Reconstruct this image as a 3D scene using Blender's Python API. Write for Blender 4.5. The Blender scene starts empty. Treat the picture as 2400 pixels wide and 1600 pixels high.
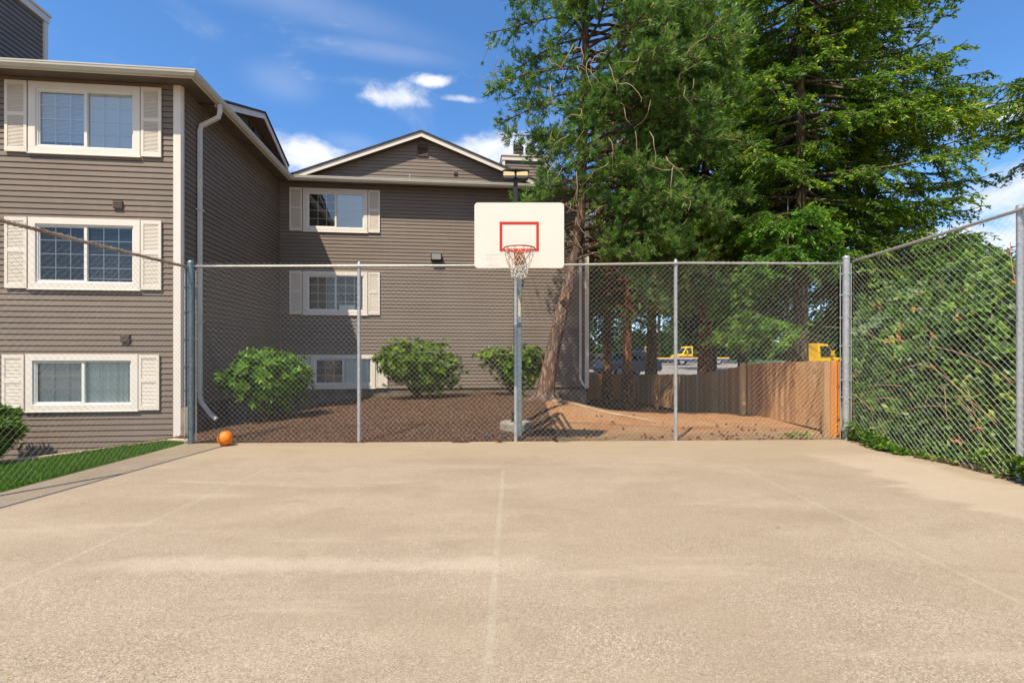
import bpy, math, random
import numpy as np
from mathutils import Vector, Matrix
R = math.radians
rng = np.random.default_rng(7)
random.seed(7)
C = bpy.context.scene.collection
SC = bpy.context.scene

# ------------------------------------------------------------------ camera
cam = bpy.data.cameras.new('camera'); co = bpy.data.objects.new('camera', cam); C.objects.link(co)
cam.sensor_width = 36; cam.lens = 17.5; cam.shift_y = 0.015
cam.clip_start = 0.05; cam.clip_end = 3000
co.location = (0, 0, 1.46); co.rotation_euler = (R(90), 0, 0)
SC.camera = co

# ------------------------------------------------------------------ light
SUN_EL, SUN_AZ = R(59), R(208)          # azimuth clockwise from +Y, towards the sun
SKY_STRENGTH = 0.09
SUN_STRENGTH = 5.0
sd = Vector((math.sin(SUN_AZ)*math.cos(SUN_EL), math.cos(SUN_AZ)*math.cos(SUN_EL), math.sin(SUN_EL)))
sl = bpy.data.lights.new('sun', 'SUN'); sl.energy = SUN_STRENGTH; sl.angle = R(0.55); sl.color = (1.0, 0.88, 0.70)
so = bpy.data.objects.new('sun', sl); C.objects.link(so); so.location = sd*60
so.rotation_euler = sd.to_track_quat('Z', 'Y').to_euler()
SC.view_settings.view_transform = 'Standard'; SC.view_settings.look = 'None'
SC.view_settings.exposure = 0.32; SC.view_settings.gamma = 1; SC.view_settings.use_curve_mapping = False
SC.cycles.max_bounces = 7; SC.cycles.transparent_max_bounces = 12
SC.cycles.diffuse_bounces = 4

# ------------------------------------------------------------------ node helper
class N:
    def __init__(s, tree): s.t = tree; s.n = tree.nodes; s.l = tree.links
    def new(s, typ, **kw):
        nd = s.n.new(typ)
        for k, v in kw.items():
            setattr(nd, k, v)
        return nd
    def put(s, sock, v):
        if v is None: return
        if hasattr(v, 'is_output') or isinstance(v, bpy.types.NodeSocket): s.l.new(v, sock)
        else:
            try: sock.default_value = v
            except Exception:
                sock.default_value = (*v, 1.0) if len(v) == 3 else v
    def math(s, op, a, b=None, c=None, clamp=False):
        nd = s.new('ShaderNodeMath', operation=op); nd.use_clamp = clamp
        s.put(nd.inputs[0], a)
        if b is not None: s.put(nd.inputs[1], b)
        if c is not None: s.put(nd.inputs[2], c)
        return nd.outputs[0]
    def vmath(s, op, a, b=None, out=0):
        nd = s.new('ShaderNodeVectorMath', operation=op)
        s.put(nd.inputs[0], a)
        if b is not None: s.put(nd.inputs[1], b)
        return nd.outputs[out]
    def noise(s, vec, scale, detail=4, rough=0.55, dist=0.0):
        nd = s.new('ShaderNodeTexNoise'); s.put(nd.inputs['Vector'], vec)
        nd.inputs['Scale'].default_value = scale; nd.inputs['Detail'].default_value = detail
        nd.inputs['Roughness'].default_value = rough; nd.inputs['Distortion'].default_value = dist
        return nd.outputs[0]
    def voro(s, vec, scale, out='Color', feature='F1'):
        nd = s.new('ShaderNodeTexVoronoi', feature=feature); s.put(nd.inputs['Vector'], vec)
        nd.inputs['Scale'].default_value = scale
        return nd.outputs[out]
    def map(s, v, a, b, c=0.0, d=1.0, smooth=False):
        nd = s.new('ShaderNodeMapRange'); nd.clamp = True
        if smooth: nd.interpolation_type = 'SMOOTHSTEP'
        s.put(nd.inputs[0], v)
        for i, x in enumerate((a, b, c, d)): s.put(nd.inputs[1+i], x)
        return nd.outputs[0]
    def mix(s, f, a, b, typ='MIX'):
        nd = s.new('ShaderNodeMix', data_type='RGBA', blend_type=typ)
        s.put(nd.inputs[0], f); s.put(nd.inputs[6], a); s.put(nd.inputs[7], b)
        return nd.outputs[2]
    def sep(s, v):
        nd = s.new('ShaderNodeSeparateXYZ'); s.put(nd.inputs[0], v); return nd.outputs
    def comb(s, x, y, z):
        nd = s.new('ShaderNodeCombineXYZ'); s.put(nd.inputs[0], x); s.put(nd.inputs[1], y); s.put(nd.inputs[2], z); return nd.outputs[0]
    def scale(s, v, sc):
        nd = s.new('ShaderNodeMapping'); s.put(nd.inputs[0], v); nd.inputs['Scale'].default_value = sc; return nd.outputs[0]

def rgb(r, g, b): return (r, g, b, 1.0)

# ------------------------------------------------------------------ world: sky + clouds
w = bpy.data.worlds.new('World'); SC.world = w; w.use_nodes = True
nt = N(w.node_tree); nt.n.clear()
out = nt.new('ShaderNodeOutputWorld'); bg = nt.new('ShaderNodeBackground'); bg.inputs[1].default_value = SKY_STRENGTH
sky = nt.new('ShaderNodeTexSky', sky_type='NISHITA')
sky.sun_disc = False; sky.sun_elevation = SUN_EL; sky.sun_rotation = SUN_AZ
sky.air_density = 1.0; sky.dust_density = 0.3; sky.ozone_density = 3.2; sky.altitude = 100
d = nt.new('ShaderNodeTexCoord').outputs['Generated']
dn = nt.vmath('NORMALIZE', d)
skyc = nt.mix(1.0, sky.outputs[0], rgb(1.02, 1.55, 1.98), 'MULTIPLY')
zz = nt.sep(dn)[2]
# thin cirrus, streaked
st = nt.scale(dn, (1.2, 1.2, 3.0))
cir = nt.noise(st, 2.6, 7, 0.62, 0.8)
cir = nt.map(cir, 0.46, 0.78, 0, 0.55, True)
cum = nt.noise(nt.scale(dn, (1, 1, 1.7)), 9.0, 8, 0.60, 0.2)
def blob(px, py, rx, ry):
    """a cloud in the direction of one point of the sky, angular half sizes rx, ry"""
    v = Vector(((px-1200)/1167, 1, (836-py)/1167)).normalized()
    u = Vector((v.y, -v.x, 0)).normalized(); t = v.cross(u)
    dx = nt.vmath('DOT_PRODUCT', dn, tuple(u), 1); dy = nt.vmath('DOT_PRODUCT', dn, tuple(t), 1)
    df = nt.map(nt.vmath('DOT_PRODUCT', dn, tuple(v), 1), 0.0, 0.1)
    a = nt.math('DIVIDE', dx, rx); b = nt.math('DIVIDE', dy, ry)
    q = nt.math('ADD', nt.math('MULTIPLY', a, a), nt.math('MULTIPLY', b, b))
    return nt.math('MULTIPLY', nt.math('EXPONENT', nt.math('MULTIPLY', q, -1.0)), df)
def addall(L):
    r = L[0]
    for x in L[1:]: r = nt.math('MAXIMUM', r, x)
    return r
hard = addall([blob(930, 235, .075, .022), blob(1012, 190, .03, .010), blob(1075, 232, .04, .008), blob(715, 365, .10, .045), blob(1180, 352, .12, .045),
               blob(2380, 440, .12, .06), blob(2340, 262, .10, .016), blob(1600, 560, .5, .10), blob(2300, 560, .3, .05)])
soft = addall([blob(660, 190, .10, .055), blob(600, -25, .5, .05), blob(820, 335, .09, .03), blob(900, 120, .22, .03)])
ch = nt.map(nt.math('ADD', nt.math('MULTIPLY', hard, 0.42), cum), 0.66, 0.98, 0, 0.90, True)
cs = nt.map(nt.math('ADD', nt.math('MULTIPLY', soft, 0.31), cir), 0.16, 0.66, 0, 0.66, True)
far = nt.map(zz, 0.0, 0.16, 0.55, 0.0, True)
rear = nt.math('MULTIPLY', nt.map(nt.sep(dn)[1], -.05, -.55, 0, 1, True), nt.map(nt.noise(dn, 2.2, 6, .6), .35, .62, .25, .85, True))
ca = nt.math('MAXIMUM', nt.math('MAXIMUM', ch, cs), nt.math('MAXIMUM', nt.math('MULTIPLY', cir, 0.5), far))
ccol = nt.mix(nt.map(cum, .4, .7), rgb(7.2, 7.8, 9.0), rgb(10.5, 10.5, 10.7))
fin = nt.mix(rear, nt.mix(ca, skyc, ccol), rgb(4.6, 4.9, 5.4))
nt.l.new(fin, bg.inputs[0]); nt.l.new(bg.outputs[0], out.inputs[0])

# ------------------------------------------------------------------ mesh builder
class MB:
    def __init__(s): s.V = []; s.F = []; s.n = 0; s.T = []
    def add(s, V, F, tint=None, m=0):
        V = np.asarray(V, float).reshape(-1, 3)
        if isinstance(F, np.ndarray): s.F.append((F+s.n, m))
        else:
            by = {}
            for f in F: by.setdefault(len(f), []).append(f)
            for k, fs in by.items(): s.F.append((np.array(fs, int)+s.n, m))
        s.V.append(V); s.n += len(V)
        s.T.append(np.full(len(V), 0.5) if tint is None else np.broadcast_to(np.asarray(tint, float), (len(V),)))
        return s
    def box(s, x0, x1, y0, y1, z0, z1, m=0, tint=None):
        V = [(x, y, z) for z in (z0, z1) for y in (y0, y1) for x in (x0, x1)]
        return s.add(V, [(0, 2, 3, 1), (4, 5, 7, 6), (0, 1, 5, 4), (2, 6, 7, 3), (0, 4, 6, 2), (1, 3, 7, 5)], tint, m)
    def tube(s, P, r, k=6, m=0, tint=None, caps=True, sx=1.0):
        P = [Vector(p) for p in P]; n = len(P)
        r = [r]*n if np.isscalar(r) else r
        V = []; prev = None
        for i, p in enumerate(P):
            t = (P[min(i+1, n-1)]-P[max(i-1, 0)])
            t = t.normalized() if t.length > 1e-9 else Vector((0, 0, 1))
            if prev is None:
                a = Vector((0, 0, 1)) if abs(t.z) < .9 else Vector((1, 0, 0))
                u = t.cross(a).normalized()
            else:
                u = (prev-t*prev.dot(t))
                u = u.normalized() if u.length > 1e-6 else t.cross(Vector((0, 0, 1))).normalized()
            prev = u; v = t.cross(u)
            for j in range(k):
                a = 2*math.pi*(j+.5)/k
                V.append(p+(u*math.cos(a)*sx+v*math.sin(a))*r[i])
        F = [(i*k+j, i*k+(j+1) % k, (i+1)*k+(j+1) % k, (i+1)*k+j) for i in range(n-1) for j in range(k)]
        s.add([tuple(v) for v in V], F, tint, m)
        if caps:
            s.F.append((np.array([[s.n-n*k+j for j in range(k)][::-1]]), m)); s.F.append((np.array([[s.n-k+j for j in range(k)]]), m))
        return s
    def lathe(s, prof, c=(0, 0, 0), k=24, m=0):
        V = [(c[0]+r*math.cos(2*math.pi*j/k), c[1]+r*math.sin(2*math.pi*j/k), c[2]+z) for r, z in prof for j in range(k)]
        n = len(prof)
        F = [(i*k+j, i*k+(j+1) % k, (i+1)*k+(j+1) % k, (i+1)*k+j) for i in range(n-1) for j in range(k)]
        F.append(tuple(range(k))[::-1]); F.append(tuple((n-1)*k+j for j in range(k)))
        return s.add(V, F, None, m)
    def cards(s, P, D, W, L, wd, tint=None, fold=0.25, m=0):
        """leaf or needle blades: base P, direction D, side W, length L, width wd"""
        P = np.asarray(P); n = len(P)
        if n == 0: return s
        D = D/np.linalg.norm(D, axis=1, keepdims=True)
        W = W-D*np.sum(W*D, axis=1, keepdims=True); W = W/(np.linalg.norm(W, axis=1, keepdims=True)+1e-9)
        U = np.cross(D, W)
        L = np.broadcast_to(L, (n,))[:, None]; wd = np.broadcast_to(wd, (n,))[:, None]
        V = np.empty((n, 4, 3))
        V[:, 0] = P
        V[:, 1] = P+D*L*.45+W*wd*.5+U*wd*fold
        V[:, 2] = P+D*L
        V[:, 3] = P+D*L*.45-W*wd*.5+U*wd*fold
        F = np.arange(n*4).reshape(n, 4)
        t = None if tint is None else np.repeat(np.broadcast_to(tint, (n,)), 4)
        return s.add(V.reshape(-1, 3), F, t, m)
    def build(s, name, mats, parent=None, origin=(0, 0, 0), smooth=False):
        me = bpy.data.meshes.new(name)
        V = np.concatenate(s.V)-np.array(origin)[None]
        me.vertices.add(len(V)); me.vertices.foreach_set('co', V.astype(np.float32).ravel())
        sizes = np.concatenate([np.full(len(f), f.shape[1]) for f, _ in s.F])
        mi = np.concatenate([np.full(len(f), m) for f, m in s.F])
        loops = np.concatenate([f.ravel() for f, _ in s.F])
        me.loops.add(len(loops)); me.polygons.add(len(sizes))
        me.loops.foreach_set('vertex_index', loops.astype(np.int32))
        st = np.concatenate([[0], np.cumsum(sizes)[:-1]])
        me.polygons.foreach_set('loop_start', st.astype(np.int32))
        me.polygons.foreach_set('material_index', mi.astype(np.int32))
        me.polygons.foreach_set('use_smooth', np.full(len(sizes), bool(smooth)))
        a = me.attributes.new('tint', 'FLOAT', 'POINT'); a.data.foreach_set('value', np.concatenate(s.T).astype(np.float32))
        me.update(calc_edges=True)
        for mt in (mats if isinstance(mats, (list, tuple)) else [mats]): me.materials.append(mt)
        o = bpy.data.objects.new(name, me); C.objects.link(o)
        if parent: o.parent = parent
        return o
def tag(o, label=None, cat=None, group=None, kind=None):
    if label: o['label'] = label
    if cat: o['category'] = cat
    if group: o['group'] = group
    if kind: o['kind'] = kind
    return o
def thing(name, loc, label, cat, group=None, rz=0):
    o = bpy.data.objects.new(name, None); C.objects.link(o); o.location = loc; o.rotation_euler = (0, 0, rz)
    o.empty_display_size = .2
    return tag(o, label, cat, group)
def bevel(o, w=.006, seg=2):
    m = o.modifiers.new('bevel', 'BEVEL'); m.width = w; m.segments = seg; m.limit_method = 'ANGLE'; m.angle_limit = R(40)
    return o
def sstep(t): t = np.clip(t, 0, 1); return t*t*(3-2*t)

# ------------------------------------------------------------------ materials
def mat(name, col=(.5, .5, .5), rough=.7, metal=0.0, spec=.5, fn=None):
    m = bpy.data.materials.new(name); m.use_nodes = True
    q = N(m.node_tree); b = m.node_tree.nodes['Principled BSDF']
    b.inputs['Base Color'].default_value = rgb(*col); b.inputs['Roughness'].default_value = rough
    b.inputs['Metallic'].default_value = metal; b.inputs['Specular IOR Level'].default_value = spec
    if fn: fn(q, b)
    return m
def geo(q): return q.new('ShaderNodeNewGeometry').outputs['Position']
def obc(q): return q.new('ShaderNodeTexCoord').outputs['Object']
def bump(q, b, h, dist=.01, strength=1.0):
    n = q.new('ShaderNodeBump'); n.inputs['Distance'].default_value = dist; n.inputs['Strength'].default_value = strength
    q.put(n.inputs['Height'], h); q.l.new(n.outputs[0], b.inputs['Normal'])
def varied(name, a, c, scale=4, rough=.7, metal=0, det=5, lo=.35, hi=.65, bmp=0, stretch=(1, 1, 1), spec=.4):
    def fn(q, b):
        v = q.scale(obc(q), stretch)
        n = q.noise(v, scale, det)
        q.l.new(q.mix(q.map(n, lo, hi), rgb(*a), rgb(*c)), b.inputs['Base Color'])
        if bmp: bump(q, b, q.noise(v, scale*6, 4), bmp)
    return mat(name, a, rough, metal, spec, fn)

def siding_fn(q, b):
    o = obc(q); s = q.sep(o)
    row = q.math('FLOOR', q.math('DIVIDE', s[2], .1125))
    r = q.noise(q.comb(0, 0, q.math('MULTIPLY', row, 7.31)), 3.0, 0)
    n = q.noise(q.scale(o, (.6, .6, 1.2)), 1.3, 5)
    streak = q.noise(q.scale(o, (5, 5, .4)), 2.0, 5)
    fine = q.noise(q.scale(o, (2, 2, 40)), 6, 3)
    c = q.mix(q.map(n, .3, .7), rgb(.200, .162, .135), rgb(.252, .205, .170))
    seg = q.math('FLOOR', q.math('ADD', q.math('DIVIDE', q.math('ADD', s[0], s[1]), 3.1), q.math('MULTIPLY', r, 17.0)))
    rs = q.noise(q.comb(q.math('MULTIPLY', seg, 3.7), q.math('MULTIPLY', row, 5.3), 0), 2.0, 0)
    c = q.mix(q.map(rs, .3, .7, 0, .30), c, rgb(.28, .232, .195))
    c = q.mix(q.map(r, .3, .7, 0, .35), c, rgb(.172, .140, .118))
    c = q.mix(q.map(streak, .55, .8, 0, .28), c, rgb(.33, .275, .235))
    c = q.mix(q.map(fine, .45, .8, 0, .25), c, rgb(.16, .13, .115))
    q.l.new(c, b.inputs['Base Color'])
    bump(q, b, q.noise(q.scale(o, (1, 1, 14)), 8, 4), .004, .6)
M_siding = mat('siding', (.24, .19, .17), .62, fn=siding_fn, spec=.3)
M_trim = varied('cream_trim', (.84, .785, .715), (.76, .70, .62), 3, .5, lo=.3, hi=.9, bmp=.0006)
M_shutter = varied('shutter_cream', (.82, .76, .67), (.73, .66, .57), 3, .5, lo=.35, hi=.9)
M_vinyl = mat('white_vinyl', (.80, .80, .77), .35)
M_gutter = varied('gutter_metal', (.62, .60, .52), (.50, .48, .41), 2, .35, lo=.3, hi=.8, stretch=(1, 1, 4))
M_down = varied('downspout_metal', (.72, .71, .67), (.58, .57, .54), 3, .35, lo=.4, hi=.9)
M_soffit = varied('soffit_paint', (.15, .115, .10), (.12, .092, .08), 2, .7)
M_roof = varied('roof_shingle', (.035, .034, .036), (.07, .066, .064), 8, .9, bmp=.01)
M_found = varied('foundation_concrete', (.20, .175, .14), (.13, .11, .085), 3, .9, bmp=.006)
M_conc = varied('concrete_base', (.36, .32, .25), (.20, .19, .14), 4, .9, bmp=.008)
M_vent = mat('vent_brown', (.12, .085, .07), .6)
M_dark = mat('dark_gap', (.012, .011, .012), .8)
M_black = varied('black_metal', (.018, .019, .022), (.04, .04, .043), 9, .45)
M_flue = mat('flue_metal', (.10, .085, .09), .5, .3)
def glass_fn(q, b, refl=.03):
    o = q.n['Material Output']
    tr = q.new('ShaderNodeBsdfTransparent'); tr.inputs[0].default_value = rgb(.93, .96, .95)
    gl = q.new('ShaderNodeBsdfGlossy'); gl.inputs['Roughness'].default_value = .015; gl.inputs[0].default_value = rgb(.95, 1, 1)
    f = q.new('ShaderNodeFresnel'); f.inputs[0].default_value = 1.5
    w_ = q.noise(obc(q), 1.7, 1); bn = q.new('ShaderNodeBump'); bn.inputs['Distance'].default_value = .012; bn.inputs['Strength'].default_value = .25
    q.l.new(w_, bn.inputs['Height']); q.l.new(bn.outputs[0], gl.inputs['Normal'])
    mx = q.new('ShaderNodeMixShader'); q.l.new(q.math('MULTIPLY_ADD', f.outputs[0], .9, refl, clamp=True), mx.inputs[0])
    q.l.new(tr.outputs[0], mx.inputs[1]); q.l.new(gl.outputs[0], mx.inputs[2]); q.l.new(mx.outputs[0], o.inputs[0])
M_glass = mat('window_glass', fn=glass_fn)
M_glass_top = mat('window_glass_coated', fn=lambda q, b: glass_fn(q, b, .17))
M_blind = mat('blind_white', (.88, .88, .85), .6)
M_curtain = varied('curtain_teal', (.82, .90, .87), (.88, .92, .88), 2, .8)
M_room = mat('room_dark', (.10, .09, .08), .9)
M_room2 = mat('room_pale', (.30, .27, .24), .9)
M_plantpot = mat('houseplant_green', (.10, .22, .08), .7)

def galv(name, a, c, spots=(.08, .085, .09)):
    def fn(q, b):
        o = obc(q); n = q.voro(o, 26)
        k = q.mix(q.sep(n)[0], rgb(*a), rgb(*c))
        s_ = q.noise(q.scale(o, (1, 1, .6)), 14, 5, .7)
        k = q.mix(q.map(s_, .58, .72, 0, .65), k, rgb(*spots))
        q.l.new(k, b.inputs['Base Color'])
    return mat(name, a, .42, .35, .5, fn)
M_galv = galv('galvanised_steel', (.50, .52, .54), (.38, .40, .42))
M_galvb = galv('galvanised_blue_grey', (.23, .30, .33), (.15, .21, .24))
M_galvd = galv('galvanised_weathered', (.52, .50, .46), (.40, .39, .36), (.25, .19, .13))
M_rust = varied('rusty_pipe', (.30, .19, .12), (.42, .36, .30), 9, .85, det=6, bmp=.004)
M_wire = mat('fence_wire', (.56, .55, .53), .42, .30)
M_wirer = varied('fence_wire_aged', (.36, .33, .29), (.24, .17, .12), 3, .5, .2, lo=.4, hi=.8)
M_cable = mat('bare_wire', (.45, .44, .42), .4, .5)

M_board = varied('backboard_white', (.80, .74, .67), (.755, .69, .615), 1.4, .35, lo=.3, hi=.75)
M_boardscuff = mat('backboard_scuff', (.745, .675, .60), .6)
M_redline = varied('red_stripe', (.62, .035, .012), (.50, .03, .012), 6, .4)
M_rim = varied('rim_orange', (.55, .12, .03), (.20, .07, .04), 14, .5, lo=.42, hi=.62)
M_bracket = varied('rim_bracket_orange', (.55, .16, .05), (.35, .12, .05), 10, .5)
M_net = varied('net_cord', (.70, .66, .58), (.52, .48, .40), 20, .8)
M_tape = varied('tape_residue', (.62, .56, .38), (.42, .40, .30), 20, .8)
def ball_fn(q, b):
    o = obc(q); n = q.voro(o, 160, 'Distance')
    q.l.new(q.mix(q.noise(o, 8, 3), rgb(.80, .19, .008), rgb(.90, .26, .012)), b.inputs['Base Color'])
    bump(q, b, n, .0012, .8)
M_ball = mat('ball_orange', (.85, .22, .01), .5, fn=ball_fn)
M_seam = mat('ball_seam', (.02, .012, .01), .6)
def lens_fn(q, b):
    o = obc(q); s_ = q.sep(o)
    wv = q.math('SINE', q.math('MULTIPLY', s_[0], 260)); wz = q.math('SINE', q.math('MULTIPLY', s_[2], 260))
    q.l.new(q.mix(q.map(q.math('MULTIPLY', wv, wz), -.5, .5), rgb(.74, .56, .30), rgb(.60, .44, .22)), b.inputs['Base Color'])
M_lens = mat('lamp_lens', (.7, .5, .3), .3, fn=lens_fn)
M_lens2 = mat('lamp_lens_grey', (.42, .44, .44), .25)
M_blue = mat('blue_tag', (.05, .35, .70), .5)

def leafmat(name, a, c, e=None, trans=.3, rough=.5, tip=None):
    def fn(q, b):
        at = q.new('ShaderNodeAttribute'); at.attribute_name = 'tint'
        t = at.outputs['Fac']
        k = q.mix(q.map(t, .0, .75), rgb(*a), rgb(*c))
        if e is not None: k = q.mix(q.map(t, .72, 1.0), k, rgb(*e))
        n = q.noise(geo(q), 1.1, 2)
        k = q.mix(q.map(n, .35, .65, 0, .35), k, q.mix(1.0, k, rgb(.62, .74, .7), 'MULTIPLY'))
        q.l.new(k, b.inputs['Base Color'])
        tr = q.new('ShaderNodeBsdfTranslucent'); q.l.new(q.mix(1.0, k, rgb(1.25, 1.35, .6), 'MULTIPLY'), tr.inputs[0])
        mx = q.new('ShaderNodeMixShader'); mx.inputs[0].default_value = trans
        q.l.new(b.outputs[0], mx.inputs[1]); q.l.new(tr.outputs[0], mx.inputs[2]); q.l.new(mx.outputs[0], q.n['Material Output'].inputs[0])
    return mat(name, a, rough, 0, .35, fn)
M_pine = leafmat('pine_needles', (.052, .145, .028), (.225, .39, .085), (.48, .47, .17))
M_spruce = leafmat('spruce_needles', (.045, .112, .013), (.205, .36, .030), (.54, .60, .055))
M_sprdark = leafmat('spruce_needles_blue', (.032, .09, .018), (.155, .29, .038), (.44, .52, .065))
M_hemlock = leafmat('hemlock_needles', (.040, .125, .012), (.155, .34, .026), (.32, .48, .04))
M_bush = leafmat('shrub_leaf', (.040, .115, .010), (.125, .265, .018), (.27, .42, .035), rough=.38)
M_bush2 = leafmat('shrub_leaf_yellow', (.045, .10, .010), (.155, .265, .018), (.38, .42, .035), rough=.38)
M_bram = leafmat('bramble_leaf', (.024, .070, .010), (.135, .255, .028), (.38, .44, .055), rough=.42)
M_brampale = leafmat('bramble_leaf_pale', (.11, .18, .08), (.19, .27, .13), (.26, .33, .17), rough=.5)
M_deadleaf = leafmat('dead_leaf', (.34, .12, .03), (.50, .24, .06), (.60, .38, .14), trans=.2)
M_far = leafmat('far_foliage', (.014, .042, .010), (.055, .125, .020), (.12, .20, .03))
M_grass = leafmat('grass_blades', (.04, .12, .010), (.11, .25, .018), (.20, .36, .03), trans=.25)
def bark_fn(a, c, e):
    def fn(q, b):
        o = obc(q); v = q.scale(o, (1, 1, .28))
        n = q.noise(v, 16, 6, .7, .6); m2 = q.noise(o, 1.6, 3); pl = q.voro(v, 13, 'Distance')
        k = q.mix(q.map(n, .35, .68), rgb(*a), rgb(*c)); k = q.mix(q.map(m2, .42, .62, 0, .75), k, rgb(*e))
        k = q.mix(q.map(pl, .25, .55, 0, .7), k, rgb(a[0]*.4, a[1]*.4, a[2]*.4))
        q.l.new(k, b.inputs['Base Color']); bump(q, b, q.math('SUBTRACT', n, q.math('MULTIPLY', pl, 1.2)), .035)
    return fn
M_bark = mat('pine_bark', (.2, .15, .12), .9, spec=.2, fn=bark_fn((.16, .095, .065), (.50, .33, .24), (.20, .165, .14)))
M_barko = mat('orange_bark', (.3, .14, .06), .9, spec=.2, fn=bark_fn((.25, .10, .045), (.55, .25, .11), (.34, .15, .07)))
M_barkg = mat('spruce_bark', (.2, .17, .13), .9, spec=.2, fn=bark_fn((.13, .095, .065), (.36, .29, .19), (.26, .22, .11)))
M_twig = varied('dead_twig', (.42, .32, .20), (.24, .18, .12), 3, .9)
M_stem = varied('shrub_stem', (.16, .10, .06), (.09, .06, .04), 8, .9)
M_cane = varied('bramble_cane', (.40, .33, .16), (.42, .14, .09), 2, .7)

def court_fn(q, b):
    p = geo(q); s_ = q.sep(p); X, Y = s_[0], s_[1]
    big = q.noise(q.scale(p, (.7, 1.5, 1)), .55, 6, .62, .5)
    mid = q.noise(p, 3.2, 6, .65)
    speck = q.voro(p, 135); sp = q.sep(speck)[0]; sp2 = q.sep(speck)[1]
    spd = q.voro(p, 135, 'Distance')
    fine = q.noise(p, 170, 3, .7)
    c = q.mix(q.map(big, .32, .68), rgb(.300, .232, .158), rgb(.410, .332, .240))
    c = q.mix(q.map(mid, .35, .7, 0, .45), c, rgb(.30, .232, .162))
    # wear: exposed stones towards the camera, smoother and dustier near the far edge
    ex = q.math('MULTIPLY', q.map(q.noise(q.scale(p, (.6, 1, 1)), 1.1, 4), .40, .62), q.map(Y, 5.2, 2.0, .25, 1.0))
    st = q.mix(sp, rgb(.13, .095, .065), rgb(.66, .56, .44))
    c = q.mix(q.math('MULTIPLY', q.math('MULTIPLY_ADD', ex, .45, .26), q.map(sp2, .25, .6, .25, 1)), c, st)
    c = q.mix(q.map(fine, .56, .72, 0, .38), c, rgb(.16, .115, .08))
    c = q.mix(q.map(fine, .44, .30, 0, .35), c, rgb(.64, .56, .45))
    # pale worn patches and the smooth band of cement along the far and right edges
    w1 = q.noise(q.scale(p, (.45, 2.6, 1)), .9, 6, .65, .3)
    c = q.mix(q.map(w1, .56, .76, 0, .55), c, rgb(.52, .43, .33))
    w2 = q.noise(q.scale(p, (1.3, 2.2, 1)), .8, 7, .68, .6)
    c = q.mix(q.map(w2, .52, .72, 0, .42), c, rgb(.235, .178, .118))
    sp3 = q.noise(p, 9, 2); c = q.mix(q.map(sp3, .73, .78, 0, .7), c, rgb(.15, .11, .075))
    def line(coord, at, wd, wob=.0):
        d_ = q.math('ABSOLUTE', q.math('SUBTRACT', coord, at))
        return q.map(d_, wd*.5, wd*.5-.012, 0, 1)
    def rng_(v, a, bb, soft=.1): return q.math('MULTIPLY', q.map(v, a-soft, a), q.map(v, bb+soft, bb))
    worn = q.map(q.noise(p, 5, 5, .7), .34, .56, .25, 1)
    Xw = q.math('ADD', X, q.map(q.noise(p, .8, 2), 0, 1, -.02, .02))
    lm = q.math('MAXIMUM', q.math('MULTIPLY', line(Xw, -.115, .055), q.map(Y, 6.5, 6.3)), q.math('MAXIMUM',
         q.math('MULTIPLY', line(Xw, -3.2, .05), q.map(Y, 6.55, 6.5)), q.math('MULTIPLY', line(Xw, 3.02, .05), q.map(Y, 6.68, 6.62))))
    lf = q.math('MULTIPLY', line(q.math('SUBTRACT', Y, q.math('MULTIPLY', X, .03)), 6.56, .045), rng_(X, -3.2, 3.02, .03))
    lm = q.math('MAXIMUM', lm, lf)
    c = q.mix(q.math('MULTIPLY', q.math('MULTIPLY', lm, worn), .36), c, rgb(.46, .42, .32))
    farb = q.math('MAXIMUM', q.map(Y, 6.9, 7.6), q.map(X, 5.0, 5.5, 0, .6))
    c = q.mix(q.math('MULTIPLY', farb, .55), c, q.mix(mid, rgb(.34, .265, .17), rgb(.41, .325, .215)))
    # long pale smear left of the centre joint; dusty strip by the right fence
    sm = q.math('MULTIPLY', q.map(q.math('ABSOLUTE', q.math('SUBTRACT', q.math('ADD', Y, q.map(mid, .2, .8, -.09, .09)), 3.5)), .17, .05), rng_(X, -2.6, -.2, .5))
    c = q.mix(q.math('MULTIPLY', sm, .34), c, rgb(.60, .51, .40))
    ds = q.math('MULTIPLY', rng_(q.math('ADD', X, q.map(w1, .3, .7, -.35, .35)), 4.55, 5.55, .22), q.map(Y, 7.7, 7.2))
    c = q.mix(q.math('MULTIPLY', ds, .40), c, rgb(.56, .46, .345))
    # hairline crack lower left
    cr = q.math('ABSOLUTE', q.math('ADD', q.math('ADD', X, 2.73), q.map(q.noise(p, 5, 4), .2, .8, -.07, .07)))
    crm = q.math('MULTIPLY', q.map(cr, .004, .001, 0, .6), rng_(Y, 2.8, 3.45, .1))
    c = q.mix(q.math('MULTIPLY', crm, q.map(q.noise(p, 3, 2), .45, .52)), c, rgb(.10, .075, .05))
    q.l.new(c, b.inputs['Base Color'])
    bump(q, b, q.math('ADD', q.math('MULTIPLY', spd, .8), fine), .006, .45)
M_court = mat('court_concrete', (.45, .35, .25), .88, spec=.2, fn=court_fn)
def mulch_fn(q, b):
    p = geo(q); n = q.noise(p, 2.5, 4); v = q.voro(q.scale(p, (1, 1.6, 1)), 46); vd = q.voro(p, 46, 'Distance'); s_ = q.sep(v)
    c = q.mix(s_[0], rgb(.052, .026, .015), rgb(.150, .082, .048))
    c = q.mix(q.map(n, .4, .65, 0, .4), c, rgb(.12, .062, .036))
    c = q.mix(q.map(s_[1], .93, .95, 0, .8), c, rgb(.60, .48, .36))
    c = q.mix(q.map(s_[2], .90, .93, 0, .7), c, rgb(.34, .15, .06))
    q.l.new(c, b.inputs['Base Color']); bump(q, b, q.math('ADD', s_[0], q.noise(p, 120, 3)), .03, .9)
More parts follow.
